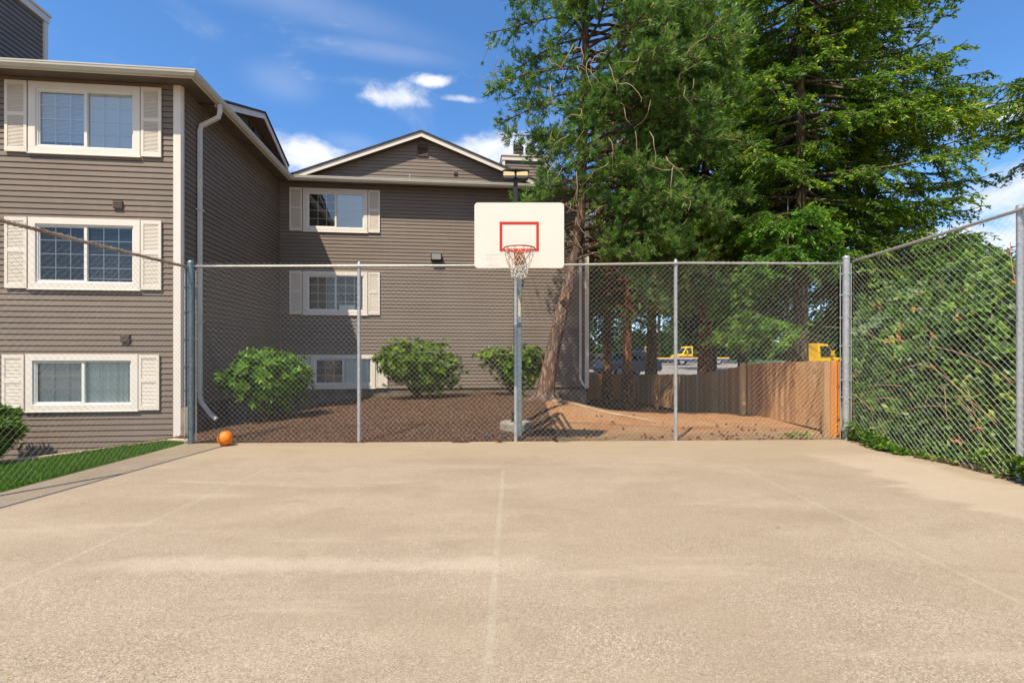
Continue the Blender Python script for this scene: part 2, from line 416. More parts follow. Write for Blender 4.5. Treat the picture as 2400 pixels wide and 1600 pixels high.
M_mulch = mat('bark_mulch', (.12, .07, .05), .95, spec=.15, fn=mulch_fn)
def dirt_fn(q, b):
    p = geo(q); n = q.noise(p, 1.3, 6, .65); f = q.noise(p, 26, 5, .7); v = q.voro(p, 34); s_ = q.sep(v)
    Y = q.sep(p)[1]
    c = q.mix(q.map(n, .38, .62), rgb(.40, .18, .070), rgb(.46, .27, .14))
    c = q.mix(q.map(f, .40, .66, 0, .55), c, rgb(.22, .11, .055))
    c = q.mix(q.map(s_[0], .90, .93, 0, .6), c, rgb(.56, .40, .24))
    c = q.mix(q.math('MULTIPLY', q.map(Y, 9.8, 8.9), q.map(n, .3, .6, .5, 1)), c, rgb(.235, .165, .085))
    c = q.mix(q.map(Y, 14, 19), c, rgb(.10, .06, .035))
    q.l.new(c, b.inputs['Base Color']); bump(q, b, q.math('ADD', f, q.noise(p, 90, 3)), .025, .8)
M_dirt = mat('orange_dirt', (.35, .18, .09), .95, spec=.15, fn=dirt_fn)
M_asphalt = varied('asphalt', (.30, .27, .24), (.24, .22, .20), .7, .9)
M_lawnsoil = varied('lawn_soil', (.05, .07, .02), (.08, .10, .03), 3, .95)
M_kerb = varied('kerb_cream', (.66, .56, .44), (.48, .39, .28), 4, .85, bmp=.004)
def wood_fn(a, c, e):
    def fn(q, b):
        p = obc(q); t = q.new('ShaderNodeAttribute'); t.attribute_name = 'tint'
        g = q.noise(q.scale(p, (6, 6, .5)), 7, 5, .65, .5); n = q.noise(p, .9, 3)
        k = q.mix(t.outputs['Fac'], rgb(*a), rgb(*c)); k = q.mix(q.map(n, .45, .65, 0, .5), k, rgb(*e))
        k = q.mix(q.map(g, .50, .72, 0, .5), k, rgb(a[0]*.5, a[1]*.5, a[2]*.45))
        q.l.new(k, b.inputs['Base Color']); bump(q, b, g, .006)
    return fn
M_wood = mat('fence_boards', (.3, .2, .1), .85, spec=.2, fn=wood_fn((.42, .225, .10), (.68, .43, .22), (.60, .30, .10)))
M_woodo = mat('orange_stained_wood', (.5, .2, .05), .8, spec=.2, fn=wood_fn((.70, .24, .045), (.80, .32, .07), (.55, .18, .04)))
M_woodp = mat('pale_post_wood', (.5, .33, .16), .8, spec=.2, fn=wood_fn((.74, .52, .26), (.80, .60, .32), (.68, .46, .22)))
M_cone = varied('pine_cone', (.15, .055, .035), (.26, .12, .07), 30, .9)

# ------------------------------------------------------------------ terrain
TH = R(6.2); BX, BY = -7.325, 15.680
def hcrest(x): return np.interp(x, [-8, -6.2, -4.8, -2.5, .9, 1.7, 2.6, 3.5, 5, 6.3, 20], [-.1, -.05, .16, .26, .38, .28, .11, .01, .02, -.02, 0.0])
def terrain(x, y):
    x = np.asarray(x, float); y = np.asarray(y, float)
    h = hcrest(x)
    ramp = sstep((y-8.55)/3.6)
    z = h*ramp
    # behind the mound the ground falls away (yard by the timber fence)
    fall = sstep((x-1.2)/1.4)*(1-sstep((x-6.4)/1.0))
    z = z-fall*(.80+h)*sstep((y-11.7)/11.0)
    back = sstep((x-.2)/2.0)*(1-fall)*0
    z = z-back
    zl = (1-fall)*sstep((x-.7)/1.0)*0
    # behind the tree, in front of the wall
    z = z-np.where((x > -.5) & (x < 3.2), 1, 0)*sstep((x+.5)/2.6)*.52*sstep((y-13.2)/3.2)*(1-sstep((y-19)/2))*(1-fall*.75)
    # lawn falls towards the left
    lawn = (1-sstep((y-8.7)/.9))*np.maximum(0, -5.5-x)*.137
    lawn2 = sstep((y-8.7)/.9)*np.maximum(0, -5.9-x)*.137
    z = z-lawn-np.where(x < -5.6, lawn2, 0)
    far = sstep((y-24.6)/2.4)
    z = z*(1-far)+.06*far
    court = ((x > -5.45) & (x < 5.95) & (y < 8.4)).astype(float)
    z = z-.015-.10*court
    z = np.where(np.hypot(x, y) > 90, 0.0, z)
    return z
def tz(x, y): return float(terrain(np.array([x]), np.array([y]))[0])
def sheet(xs, ys, dz=0.0, fn=terrain, wob=0.0):
    X, Y = np.meshgrid(xs, ys, indexing='ij'); Z = fn(X, Y)+dz
    if wob: Z = Z+wob*(np.sin(X*5.1+Y*3.3)*np.sin(Y*4.7-X*2.1)+.6*np.sin(X*11+1)*np.sin(Y*9.3))
    n, m = X.shape
    V = np.stack([X, Y, Z], -1).reshape(-1, 3)
    I = np.arange(n*m).reshape(n, m)
    F = np.stack([I[:-1, :-1], I[1:, :-1], I[1:, 1:], I[:-1, 1:]], -1).reshape(-1, 4)
    return V, F
def axis(lo, hi, step, ext):
    a = np.arange(lo, hi+step*.5, step); return np.concatenate([-np.array(ext[::-1])+lo, a, np.array(ext)+hi])
xs = axis(-12, 14, .25, [1, 3, 7, 15, 40, 120, 400, 900]); ys = axis(-3, 30, .25, [1, 3, 7, 15, 40, 120, 400, 1000])
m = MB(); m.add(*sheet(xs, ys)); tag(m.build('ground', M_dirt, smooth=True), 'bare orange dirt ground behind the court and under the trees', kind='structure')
m = MB(); m.add(*sheet(np.arange(-8.9, 0.86, .1), np.concatenate([[8.46], np.arange(8.6, 17.6, .1)]), .012, wob=.006))
# rounded right edge of the mulch bed
tag(m.build('mulch_bed', M_mulch, smooth=True), kind='structure')
# court slab with slightly rotated far edge
m = MB()
ex = np.linspace(-5.5, 5.92, 40)
V = []; Fq = []
for x in ex: V += [(x, -14, 0), (x, 8.42+(x+5.5)*.033, 0), (x, 8.42+(x+5.5)*.033, -.14)]
for i in range(len(ex)-1): Fq += [(3*i, 3*i+3, 3*i+4, 3*i+1), (3*i+1, 3*i+4, 3*i+5, 3*i+2)]
m.add(V, Fq)
m.add([(-5.5, -14, 0), (-5.5, 8.42, 0), (-5.5, 8.42, -.14), (-5.5, -14, -.14)], [(0, 1, 2, 3)])
m.add([(5.92, -14, 0), (5.92, 8.8, 0), (5.92, 8.8, -.14), (5.92, -14, -.14)], [(3, 2, 1, 0)])
tag(m.build('court_pavement', M_court), 'tan exposed aggregate concrete basketball court', kind='structure')
# parking lot beyond the yard
m = MB(); V, F = sheet(np.linspace(-5, 60, 60), np.linspace(27, 75, 40), 0, lambda x, y: .075+(y-27)*.014); m.add(V, F)
tag(m.build('parking_lot_pavement', M_asphalt), kind='structure')
m = MB(); V, F = sheet(np.linspace(-5, 60, 20), np.linspace(75.2, 100, 8), 0, lambda x, y: .80+0*x); m.add(V, F)
tag(m.build('verge_ground', varied('verge_green', (.06, .14, .02), (.10, .20, .03), .4, .9)), kind='structure')
m = MB(); m.box(-5, 60, 26.75, 26.98, -.1, .19)
tag(m.build('parking_kerb', M_conc), kind='structure')

# kerb along the left wing
kp = [(-5.56, 8.62, .02), (-5.95, 9.0, -.07), (-6.4, 9.32, -.155), (-7.3, 9.40, -.29), (-8.5, 9.32, -.44), (-10.2, 9.12, -.62), (-13, 8.8, -.95)]
m = MB(); V = []; Fq = []
for i, (x, y, z) in enumerate(kp):
    a = kp[max(i-1, 0)]; bq = kp[min(i+1, len(kp)-1)]; t = Vector((bq[0]-a[0], bq[1]-a[1])).normalized(); nx, ny = -t.y, t.x
    for o_, h_ in ((-.06, -.25), (-.055, .0), (.055, .0), (.06, -.25)): V.append((x+nx*o_, y+ny*o_, z+h_+.085*min(1, i/2)))
for i in range(len(kp)-1):
    for j in range(3): Fq.append((4*i+j, 4*i+4+j, 4*i+5+j, 4*i+1+j))
m.add(V, Fq); tag(m.build('lawn_kerb', M_kerb), kind='structure')

# lawn blades (one mass)
def in_lawn(n):
    x = rng.uniform(-11.5, -5.52, n); y = rng.uniform(1.5, 9.3, n)
    lim = np.interp(-x, [5.5, 5.95, 6.4, 7.3, 8.5, 10.2, 13], [8.45, 8.85, 9.22, 9.32, 9.25, 9.05, 8.7])
    k = (y < lim-.02)&(y > 2.0); return x[k], y[k]
m = MB(); V, F = sheet(np.linspace(-13, -5.5, 50), np.linspace(-3, 8.75, 60), .014); m.add(V, F)
tag(m.build('lawn_ground', M_lawnsoil), kind='structure')
x, y = in_lawn(150000); z = terrain(x, y)+.01; n = len(x)
D = np.stack([rng.normal(0, .38, n), rng.normal(0, .38, n), np.ones(n)], -1)
m = MB(); m.cards(np.stack([x, y, z], -1), D, rng.normal(size=(n, 3)), rng.uniform(.03, .065, n), .007, rng.uniform(0, 1, n)**1.3)
tag(m.build('grass', M_grass), 'short green lawn grass between court edge and left wing', 'grass', kind='stuff')

# ------------------------------------------------------------------ building
L = 5.613; PITCH = .1125; ZT = 6.95
bld = thing('apartment_building', (BX, BY, 0), 'three storey grey brown lap siding apartment building with cream trim', 'building', rz=TH)
def siding(mb, P, nrm, a0, a1, z0, z1, holes=(), lim=None):
    """lap siding on the vertical plane P(a) ; nrm outward 2-d normal"""
    k0 = int(math.floor(z0/PITCH)); k1 = int(math.ceil(z1/PITCH))
    nx, ny = nrm; T = .016; e = .002; GR = .012
    for k in range(k0, k1):
        zb, zt = k*PITCH, (k+1)*PITCH
        zb2, zt2 = max(zb, z0), min(zt, z1)
        if zt2-zb2 < .004: continue
        segs = [(a0, a1)] if lim is None else [lim(.5*(zb2+zt2))]
        for (h0, h1, hz0, hz1) in holes:
            if zt2 > hz0 and zb2 < hz1:
                ns = []
                for s0, s1 in segs:
                    if h0 > s0: ns.append((s0, min(h0, s1)))
                    if h1 < s1: ns.append((max(h1, s0), s1))
                segs = ns
        for s0, s1 in segs:
            if s1-s0 < .01: continue
            tl = 1-(zt2-zb)/PITCH
            A, B_ = P(s0), P(s1)
            def pt(q, o, z): return (q[0]+nx*o, q[1]+ny*o, z)
            ob, ot = T, e+T*tl; zg = zt2-GR if zt2 >= zt-1e-6 else zt2
            V = [pt(A, ob, zb2), pt(B_, ob, zb2), pt(B_, ot, zg), pt(A, ot, zg), pt(A, -.02, zb2), pt(B_, -.02, zb2), pt(B_, -.02, zg), pt(A, -.02, zg)]
            mb.add(V, [(0, 1, 2, 3), (4, 5, 1, 0), (3, 2, 6, 7)])
            mb.add([pt(A, -.019, zb2), pt(B_, -.019, zb2), pt(B_, -.019, zt2), pt(A, -.019, zt2)], [(0, 1, 2, 3)])
wins = {'front': [(-2.79, -.75, 5.47, 6.87), (-2.79, -.75, 2.80, 4.20), (-2.84, -.79, .39, 1.51)],
        'back': [(.722, 2.712, 5.43, 6.80), (.722, 2.712, 2.80, 4.17), (.944, 2.953, .46, 1.525)]}
TW = .125
def hole(wn): return (wn[0]+TW-.02, wn[1]-TW+.02, wn[2]+TW-.012, wn[3]-TW+.012)
m = MB(); siding(m, lambda a: (a, -L), (0, -1), -8.5, -.06, -1.5, ZT, [hole(x) for x in wins['front']]); m.build('wall', M_siding, bld)
m = MB(); siding(m, lambda a: (0, a), (1, 0), -L+.06, -.002, .44, ZT); m.build('wall', M_siding, bld)
m = MB(); siding(m, lambda a: (a, 0), (0, -1), .016, 9.83, .45, ZT, [hole(x) for x in wins['back']]); m.build('wall', M_siding, bld)
m = MB(); siding(m, lambda a: (9.94, a), (1, 0), .06, 12, -.9, ZT); m.build('wall', M_siding, bld)
# foundations
m = MB(); m.box(-.40, -.028, -L+.04, -.03, -1.2, .438); m.box(-.35, 9.90, .028, .4, -1.2, .448)
m.build('foundation', M_found, bld)
m = MB(); m.box(.02, .18, -L-.05, -L+.30, -.8, .44); m.build('foundation_pier', M_conc, bld)
m = MB(); m.box(.182, .20, -L-.06, -L-.02, .02, .06); m.build('marker_tag', M_blue, bld)
# inner shell that keeps light from passing through the building
m = MB(); m.box(-9, -.45, -L+.45, 12, -1.5, 7.3); m.box(-.44, 9.5, .45, 12, -1.5, 7.3); m.build('inner_core', M_room, bld)
# corner boards
def cboard(x0, x1, y0, y1, z0, z1): o = MB().box(x0, x1, y0, y1, z0, z1).build('corner_board', M_trim, bld); bevel(o, .004); return o
m = MB(); m.box(-.130, .012, -L-.030, -L-.0005, -1.5, ZT-.002); m.box(.0005, .030, -L, -L+.075, .45, ZT-.004); bevel(m.build('corner_board', M_trim, bld), .004)
m = MB(); m.box(9.83, 9.965, -.030, -.0005, .40, ZT-.002); m.box(9.935, 9.965, 0, .10, .40, ZT-.004); bevel(m.build('corner_board', M_trim, bld), .004)
m = MB(); m.box(.0155, .045, -.045, -.0155, .45, ZT-.003); m.build('corner_board', M_siding, bld)

def shutter(P, a0, a1, z0, z1, parent):
    """louvred shutter: stiles, rails and slats in one panel"""
    mb = MB(); st = .052; d0, d1 = -.052, -.020
    def bx(aa, ab, za, zb, y0=d0, y1=d1): mb.box(aa, ab, y0, y1, za, zb)
    bx(a0, a0+st, z0, z1); bx(a1-st, a1, z0, z1)
    zm = z0+(z1-z0)*.53
    for za, zb in ((z0, z0+.09), (zm-.035, zm+.035), (z1-.075, z1)): bx(a0+st, a1-st, za, zb, d0+.001)
    mb.box(a0+st, a1-st, -.026, -.019, z0+.09, z1-.075)
    for za, zb in ((z0+.09, zm-.035), (zm+.035, z1-.075)):
        n = int((zb-za)/.026); h = (zb-za)/n
        for i in range(n):
            zz_ = za+i*h
            mb.add([(a0+st, d0+.006, zz_+.003), (a1-st, d0+.006, zz_+.003), (a1-st, d0+.022, zz_+h*.98), (a0+st, d0+.022, zz_+h*.98),
                    (a0+st, d0+.022, zz_+.003), (a1-st, d0+.022, zz_+.003)], [(0, 1, 2, 3), (0, 4, 5, 1)])
    o = mb.build('shutter', M_shutter, parent); o.location = P; return o
def window(a0, a1, z0, z1, v, rows, look, sh, label):
    """a sliding window: root mesh is the casing; built in the wall's own axes at depth v"""
    P = (0, v, 0); mb = MB(); y0, y1 = -.045, .006
    mb.box(a0, a1, y0, y1, z1-TW, z1); mb.box(a0, a1, y0, y1, z0, z0+TW)
    mb.box(a0, a0+TW, y0+.0007, y1, z0+TW, z1-TW); mb.box(a1-TW, a1, y0+.0007, y1, z0+TW, z1-TW)
    mb.box(a0-.015, a1+.015, -.058, -.016, z0-.022, z0-.0005)
    w_ = mb.build('window', M_trim, bld); w_.location = P; bevel(w_, .003, 1); w_['label'] = label
    i0, i1, j0, j1 = a0+TW, a1-TW, z0+TW, z1-TW; mid = (i0+i1)/2
    f = MB(); t = .034
    f.box(i0, i1, -.012, .06, j1-t, j1+.001); f.box(i0, i1, -.012, .06, j0-.001, j0+t)
    f.box(i0, i0+t, -.0125, .06, j0+t, j1-t); f.box(i1-t, i1, -.0125, .06, j0+t, j1-t)
    f.box(mid-.027, mid+.027, -.016, .05, j0+t, j1-t)
    f.box(i0+t, mid-.027, .004, .03, j1-t-.022, j1-t-.0003); f.box(i0+t, mid-.027, .004, .03, j0+t+.0003, j0+t+.022)
    f.box(i0+t, i0+t+.022, .0045, .03, j0+t+.022, j1-t-.022)
    f.build('frame', M_vinyl, w_)
    for (pa, pb, dy) in ((i0+t+.02, mid-.02, .018), (mid+.02, i1-t+.002, .028)):
        p_ = MB().add([(pa, dy, j0+t-.002), (pb, dy, j0+t-.002), (pb, dy, j1-t+.002), (pa, dy, j1-t+.002)], [(0, 1, 2, 3)]).build('pane', look.get('glass', M_glass), w_)
    g = MB()
    for (pa, pb, dy) in ((i0+t+.022, mid-.027, .022), (mid+.027, i1-t, .032)):
        for k in (1, 2):
            x_ = pa+(pb-pa)*k/3; g.box(x_-.008, x_+.008, dy, dy+.006, j0+t, j1-t)
        for k in range(1, rows):
            z_ = j0+t+(j1-j0-2*t)*k/rows; g.box(pa, pb, dy+.0004, dy+.0064, z_-.008, z_+.008)
    g.build('grille', M_vinyl, w_)
    r_ = MB(); e = .40
    r_.add([(i0, .06, j0), (i1, .06, j0), (i1, .06, j1), (i0, .06, j1), (i0, e, j0), (i1, e, j0), (i1, e, j1), (i0, e, j1)],
           [(0, 4, 5, 1), (1, 5, 6, 2), (2, 6, 7, 3), (3, 7, 4, 0), (4, 7, 6, 5)])
    r_.build('room_interior', look.get('room', M_room), w_)
    for side in ('l', 'r'):
        s_ = look.get(side)
        if not s_: continue
        pa, pb = (i0+.05, mid-.01) if side == 'l' else (mid+.01, i1-.05)
        kind, drop, ang, mt = s_
        bm_ = MB(); ztop = j1-.03; zbot = j1-(j1-j0)*drop+.03
        if kind == 'slats':
            n = max(2, int((ztop-zbot)/.026))
            for i in range(n):
                z_ = ztop-.02-i*.026; c_, s2 = math.cos(ang)*.0145, math.sin(ang)*.0145
                bm_.add([(pa, .062-c_, z_-s2), (pb, .062-c_, z_-s2), (pb, .062+c_, z_+s2), (pa, .062+c_, z_+s2)], [(0, 1, 2, 3)])
            bm_.box(pa, pb, .048, .076, zbot-.012, zbot+.006)
            bm_.box(pa, pb, .046, .078, ztop-.012, ztop+.012)
        else:
            n = 40; V = []
            for i in range(n+1):
                x_ = pa+(pb-pa)*i/n; y_ = .068+.012*math.sin(i*1.15)+.005*math.sin(i*2.7)
                V += [(x_, y_, zbot), (x_, y_, ztop)]
            bm_.add(V, [(2*i, 2*i+2, 2*i+3, 2*i+1) for i in range(n)])
        bm_.build('blind' if kind == 'slats' else 'curtain', mt, w_)
    if look.get('plant'):
        pl = MB(); n = 60; Pp = np.stack([rng.uniform(mid+.1, i1-.15, n), rng.uniform(.14, .24, n), rng.uniform(j0+.25, j0+.62, n)], -1)
        pl.cards(Pp, rng.normal(size=(n, 3)), rng.normal(size=(n, 3)), .14, .05, .5); pl.build('houseplant', M_plantpot, w_)
        pl = MB(); pl.box(mid+.08, i1-.3, .13, .26, j0+.03, j0+.20); pl.build('sill_box', M_blind, w_)
    for (s0, s1) in sh: shutter((0, 0, 0), s0, s1, z0+.003, z1-.004, w_)
    return w_
fv = -L
window(*wins['front'][0], fv, 4, {'l': ('slats', .90, 1.12, M_blind), 'r': ('slats', .98, 1.3, M_blind), 'glass': M_glass_top}, [(-3.205, -2.812), (-.728, -.35)], 'top window of the left wing with white blinds drawn')
window(*wins['front'][1], fv, 4, {'l': ('slats', .96, .45, M_room2), 'r': ('slats', .94, .35, M_blind)}, [(-3.205, -2.812), (-.728, -.35)], 'middle window of the left wing with half open blinds')
window(*wins['front'][2], fv, 3, {'l': ('slats', 1.0, 1.05, M_blind), 'r': ('drape', 1.0, 0, M_curtain)}, [(-3.25, -2.862), (-.768, -.388)], 'bottom window of the left wing with pale teal curtain')
window(*wins['back'][0], 0, 4, {'r': ('slats', 1.0, 1.3, M_blind), 'glass': M_glass_top}, [(.315, .70), (2.734, 3.10)], 'top window of the rear wing with one dark pane')
window(*wins['back'][1], 0, 4, {'plant': True, 'room': M_room2}, [(.315, .70), (2.734, 3.10)], 'middle window of the rear wing with plants on the sill')
window(*wins['back'][2], 0, 3, {'l': ('slats', 1.0, .9, M_room2), 'r': ('drape', 1.0, 0, M_curtain)}, [(.54, .922), (2.975, 3.34)], 'bottom window of the rear wing behind the shrubs')

# eaves: gutter, fascia and soffit swept along the roof edge
def sweep(mb, path, prof, closed=True):
    n = len(path); V = []; k = len(prof)
    for i, p in enumerate(path):
        p = Vector(p); d0 = (p-Vector(path[i-1])).normalized() if i > 0 else None; d1 = (Vector(path[i+1])-p).normalized() if i < n-1 else None
        d0 = d0 or d1; d1 = d1 or d0
        n0 = Vector((d0.y, -d0.x)); n1 = Vector((d1.y, -d1.x)); nn = (n0+n1).normalized(); nn = nn/max(.2, nn.dot(n0))
        for o_, z_ in prof: V.append((p.x+nn.x*o_, p.y+nn.y*o_, z_))
    F = []
    for i in range(n-1):
        for j in range(k if closed else k-1): F.append((i*k+j, (i+1)*k+j, (i+1)*k+(j+1) % k, i*k+(j+1) % k))
    mb.add(V, F)
path = [(-9.0, -L), (0, -L), (0, 0), (9.94, 0), (9.94, 12)]
G0, G1 = .42, .54
m = MB(); sweep(m, path, [(G0, 6.905), (G1-.045, 6.905), (G1-.035, 6.935), (G1-.010, 6.955), (G1-.006, 6.992), (G1, 6.998), (G1, 7.022), (G1-.012, 7.022), (G1-.014, 6.99), (G1-.03, 6.93), (G0+.01, 6.925), (G0+.01, 7.02), (G0, 7.02)])
m.build('gutter', M_gutter, bld)
m = MB(); sweep(m, path, [(G0-.02, 6.90), (G0-.0005, 6.90), (G0-.0005, 7.03), (G0-.02, 7.03)]); m.build('fascia', M_trim, bld)
m = MB(); sweep(m, path, [(-.03, 6.952), (G0-.02, 6.925), (G0-.02, 6.945), (-.03, 6.972)]); m.build('soffit', M_soffit, bld)
# roof: hips of both wings, low pitch
rp = .29; ze = 7.02; go = G0+.03
m = MB(); wv = 3.2
def slab(pts, th=.05):
    n_ = len(pts); V = [tuple(p) for p in pts]+[(p[0], p[1], p[2]-th) for p in pts]
    m.add(V, [tuple(range(n_)), tuple(range(2*n_-1, n_-1, -1))]+[(i, i+n_, (i+1) % n_+n_, (i+1) % n_) for i in range(n_)])
H1 = 4.6*rp
slab([(-9, -L-go, ze), (go, -L-go, ze), (go-4.6, -L-go+4.6, ze+H1), (-9, -L-go+4.6, ze+H1)])
slab([(go, -L-go, ze), (go, -go, ze), (go-4.6, -go, ze+H1), (go-4.6, -L-go+4.6, ze+H1)])
slab([(go-4.7, -go+.0, ze), (9.94+go, -go, ze), (9.94+go-4.6, -go+4.6, ze+H1), (go-4.7, -go+4.6, ze+H1)])
slab([(9.94+go, -go, ze), (9.94+go, 12, ze), (9.94+go-4.6, 12, ze+H1), (9.94+go-4.6, -go+4.6, ze+H1)])
m.build('roof', M_roof, bld)
# gables: rear (faces camera) and side (faces right)
def gable(to, pk, zpk, lo, hi, pitch, ovh, deep, vent):
    """to(a, out, z) maps gable-plane coordinates to the building's; a along the wall, out = outwards"""
    zb = 7.03
    wall = MB(); ht = .175
    def lim(z): return (max(lo, pk-(zpk-ht-z)/pitch), min(hi, pk+(zpk-ht-z)/pitch))
    k0 = int(zb/PITCH); z = k0*PITCH
    while z < zpk-ht:
        za, zb_ = max(z, 6.96), min(z+PITCH, zpk-ht-.005)
        a0, a1 = lim(za); b0, b1 = lim(zb_)
        if b1-b0 > .02:
            zg = zb_-.008
            wall.add([to(a0, .014, za), to(a1, .014, za), to(b1, .002, zg), to(b0, .002, zg), to(a0, -.02, za), to(a1, -.02, za), to(b1, -.02, zg), to(b0, -.02, zg), to(a0, -.019, za), to(a1, -.019, za), to(b1, -.019, zb_), to(b0, -.019, zb_)],
                     [(0, 1, 2, 3), (4, 5, 1, 0), (3, 2, 6, 7), (8, 9, 10, 11)])
        z += PITCH
    g = wall.build('gable_wall', M_siding, bld)
    if vent:
        vt = MB(); va, vb, z0, z1 = vent
        def bb(a, b_, o0, o1, za, zb_):
            V = [to(x_, o_, z_) for z_ in (za, zb_) for o_ in (o0, o1) for x_ in (a, b_)]
            vt.add(V, [(0, 2, 3, 1), (4, 5, 7, 6), (0, 1, 5, 4), (2, 6, 7, 3), (0, 4, 6, 2), (1, 3, 7, 5)])
        bb(va, va+.02, .0, .05, z0, z1); bb(vb-.02, vb, .0, .05, z0, z1); bb(va, vb, .0, .049, z0-.02, z0); bb(va, vb, 0, .049, z1, z1+.02)
        n = int((z1-z0)/.045)
        for i in range(n):
            z_ = z0+i*.045
            vt.add([to(va+.02, .045, z_), to(vb-.02, .045, z_), to(vb-.02, .018, z_+.036), to(va+.02, .018, z_+.036)], [(0, 1, 2, 3)])
        vo = vt.build('gable_vent', M_vent, bld)
    # rake boards and roof slabs
    ov = ovh
    for sgn, end in ((-1, lo), (1, hi)):
        ze_ = zpk-abs(end-pk)*pitch
        rb = MB()
        def prism(o0, o1, t0, t1, mb):
            V = [to(pk, o_, zpk-t_) for o_ in (o0, o1) for t_ in (t0, t1)]+[to(end, o_, ze_-t_) for o_ in (o0, o1) for t_ in (t0, t1)]
            mb.add(V, [(0, 1, 3, 2), (4, 6, 7, 5), (0, 4, 5, 1), (2, 3, 7, 6), (0, 2, 6, 4), (1, 5, 7, 3)])
        prism(ov, ov+.03, .055, .20, rb); rb.build('rake_board', M_trim, bld)
        rs = MB(); prism(-deep, ov+.06, 0.0, .05, rs); rs.build('gable_roof', M_roof, bld)
        sf = MB(); prism(.0, ov-.001, .16, .17, sf); sf.build('gable_soffit', M_soffit, bld)
gable(lambda a, o, z: (a, -o, z), 4.42, 8.70, .42, 8.42, .385, .22, 7.5, (4.28, 4.62, 7.98, 8.33))
gable(lambda a, o, z: (o, a, z), -2.20, 8.12, -4.95, -.30, .38, .34, 5.0, (-2.35, -2.05, 7.45, 7.75))
# small things on the walls
def wall_vent(a, z, v):
    mb = MB(); mb.box(a-.085, a+.085, -.05, -.0, z-.075, z+.075)
    w0 = mb.build('wall_vent', M_vent, bld); w0.location = (0, v, 0)
    s_ = MB()
    for i in range(3): s_.box(a-.07, a+.07, -.058, -.052, z-.05+i*.04, z-.03+i*.04)
    o = s_.build('louvre', M_found, w0)
wall_vent(-1.165, 4.50, -L); wall_vent(-1.03, 1.83, -L)
m = MB(); m.box(5.45, 5.57, -.05, 0, 7.41, 7.53); m.box(5.47, 5.55, -.058, -.051, 7.43, 7.51); m.build('junction_box', M_vent, bld)
m = MB(); m.tube([(4.09, -.50, 7.0), (4.09, -.50, 7.20)], .02, 8); m.build('vent_pipe', M_galv, bld)
m = MB(); m.add([(4.72, 0, 4.55), (5.07, 0, 4.55), (5.07, 0, 4.80), (4.72, 0, 4.80), (4.72, -.16, 4.58), (5.07, -.16, 4.58), (5.07, -.20, 4.80), (4.72, -.20, 4.80)],
     [(0, 1, 5, 4), (4, 5, 6, 7), (7, 6, 2, 3), (0, 4, 7, 3), (1, 2, 6, 5)])
wl = m.build('wall_light', M_black, bld); bevel(wl, .012, 2)
m = MB(); m.add([(4.75, -.170, 4.60), (5.04, -.170, 4.60), (5.04, -.203, 4.775), (4.75, -.203, 4.775)], [(0, 1, 2, 3)]); m.build('lens', M_lens2, wl)
# downspouts
def spout(P, name_label):
    mb = MB(); mb.tube(P, .054, 4, caps=True); o = mb.build('downspout', M_down, bld); bevel(o, .008, 2); return o
s0 = -L+.60
ds = spout([(.48, s0, 6.90), (.48, s0, 6.74), (.45, s0, 6.62), (.10, s0, 6.42), (.075, s0, 6.30), (.075, s0, .62), (.10, s0, .50), (.30, s0-.02, .22), (.42, s0-.03, .12)], '')
for z_ in (4.6, 2.2): MB().box(.02, .13, s0-.07, s0+.07, z_, z_+.03).build('strap', M_down, ds)
ds = spout([(9.66, -.48, 6.90), (9.66, -.46, 6.74), (9.66, -.12, 6.45), (9.66, -.075, 6.30), (9.66, -.075, .75), (9.70, -.12, .60), (9.80, -.30, .42)], '')
for z_ in (4.6, 2.2): MB().box(9.59, 9.73, -.14, -.02, z_, z_+.03).build('strap', M_down, ds)
# chimney chases
def chase(x0, x1, y0, y1, z0, z1, flues):
    mb = MB()
    siding(mb, lambda a: (a, y0), (0, -1), x0, x1, z0, z1); siding(mb, lambda a: (x1, a), (1, 0), y0, y1, z0, z1)
    siding(mb, lambda a: (a, y1), (0, 1), x0, x1, z0, z1); siding(mb, lambda a: (x0, a), (-1, 0), y0, y1, z0, z1)
    c_ = mb.build('chimney', M_siding, bld)
    t = MB(); t.box(x0-.07, x1+.07, y0-.07, y1+.07, z1-.13, z1+.03); t.box(x0-.10, x1+.10, y0-.10, y1+.10, z1+.031, z1+.085)
    t.build('chimney_cap', M_trim, c_)
    for cx_ in (x0, x1):
        for cy_ in (y0, y1): MB().box(cx_-.05, cx_+.05, cy_-.05, cy_+.05, z0, z1-.131).build('corner_trim', M_trim, c_)
    for fx, fy in flues:
        t = MB(); t.lathe([(.135, 0), (.135, .26), (.20, .27), (.20, .33), (.13, .34), (.13, .38), (.20, .39), (.21, .52), (.16, .56), (.02, .57)], (fx, fy, z1+.08), 20)
        t.build('flue', M_flue, c_, smooth=False)
chase(7.30, 8.92, 2.3, 3.4, 7.3, 8.98, [(7.92, 2.8), (8.40, 2.85)])
chase(-5.4, -4.05, -5.55, -3.60, 7.2, 9.42, [(-4.7, -5.0)])

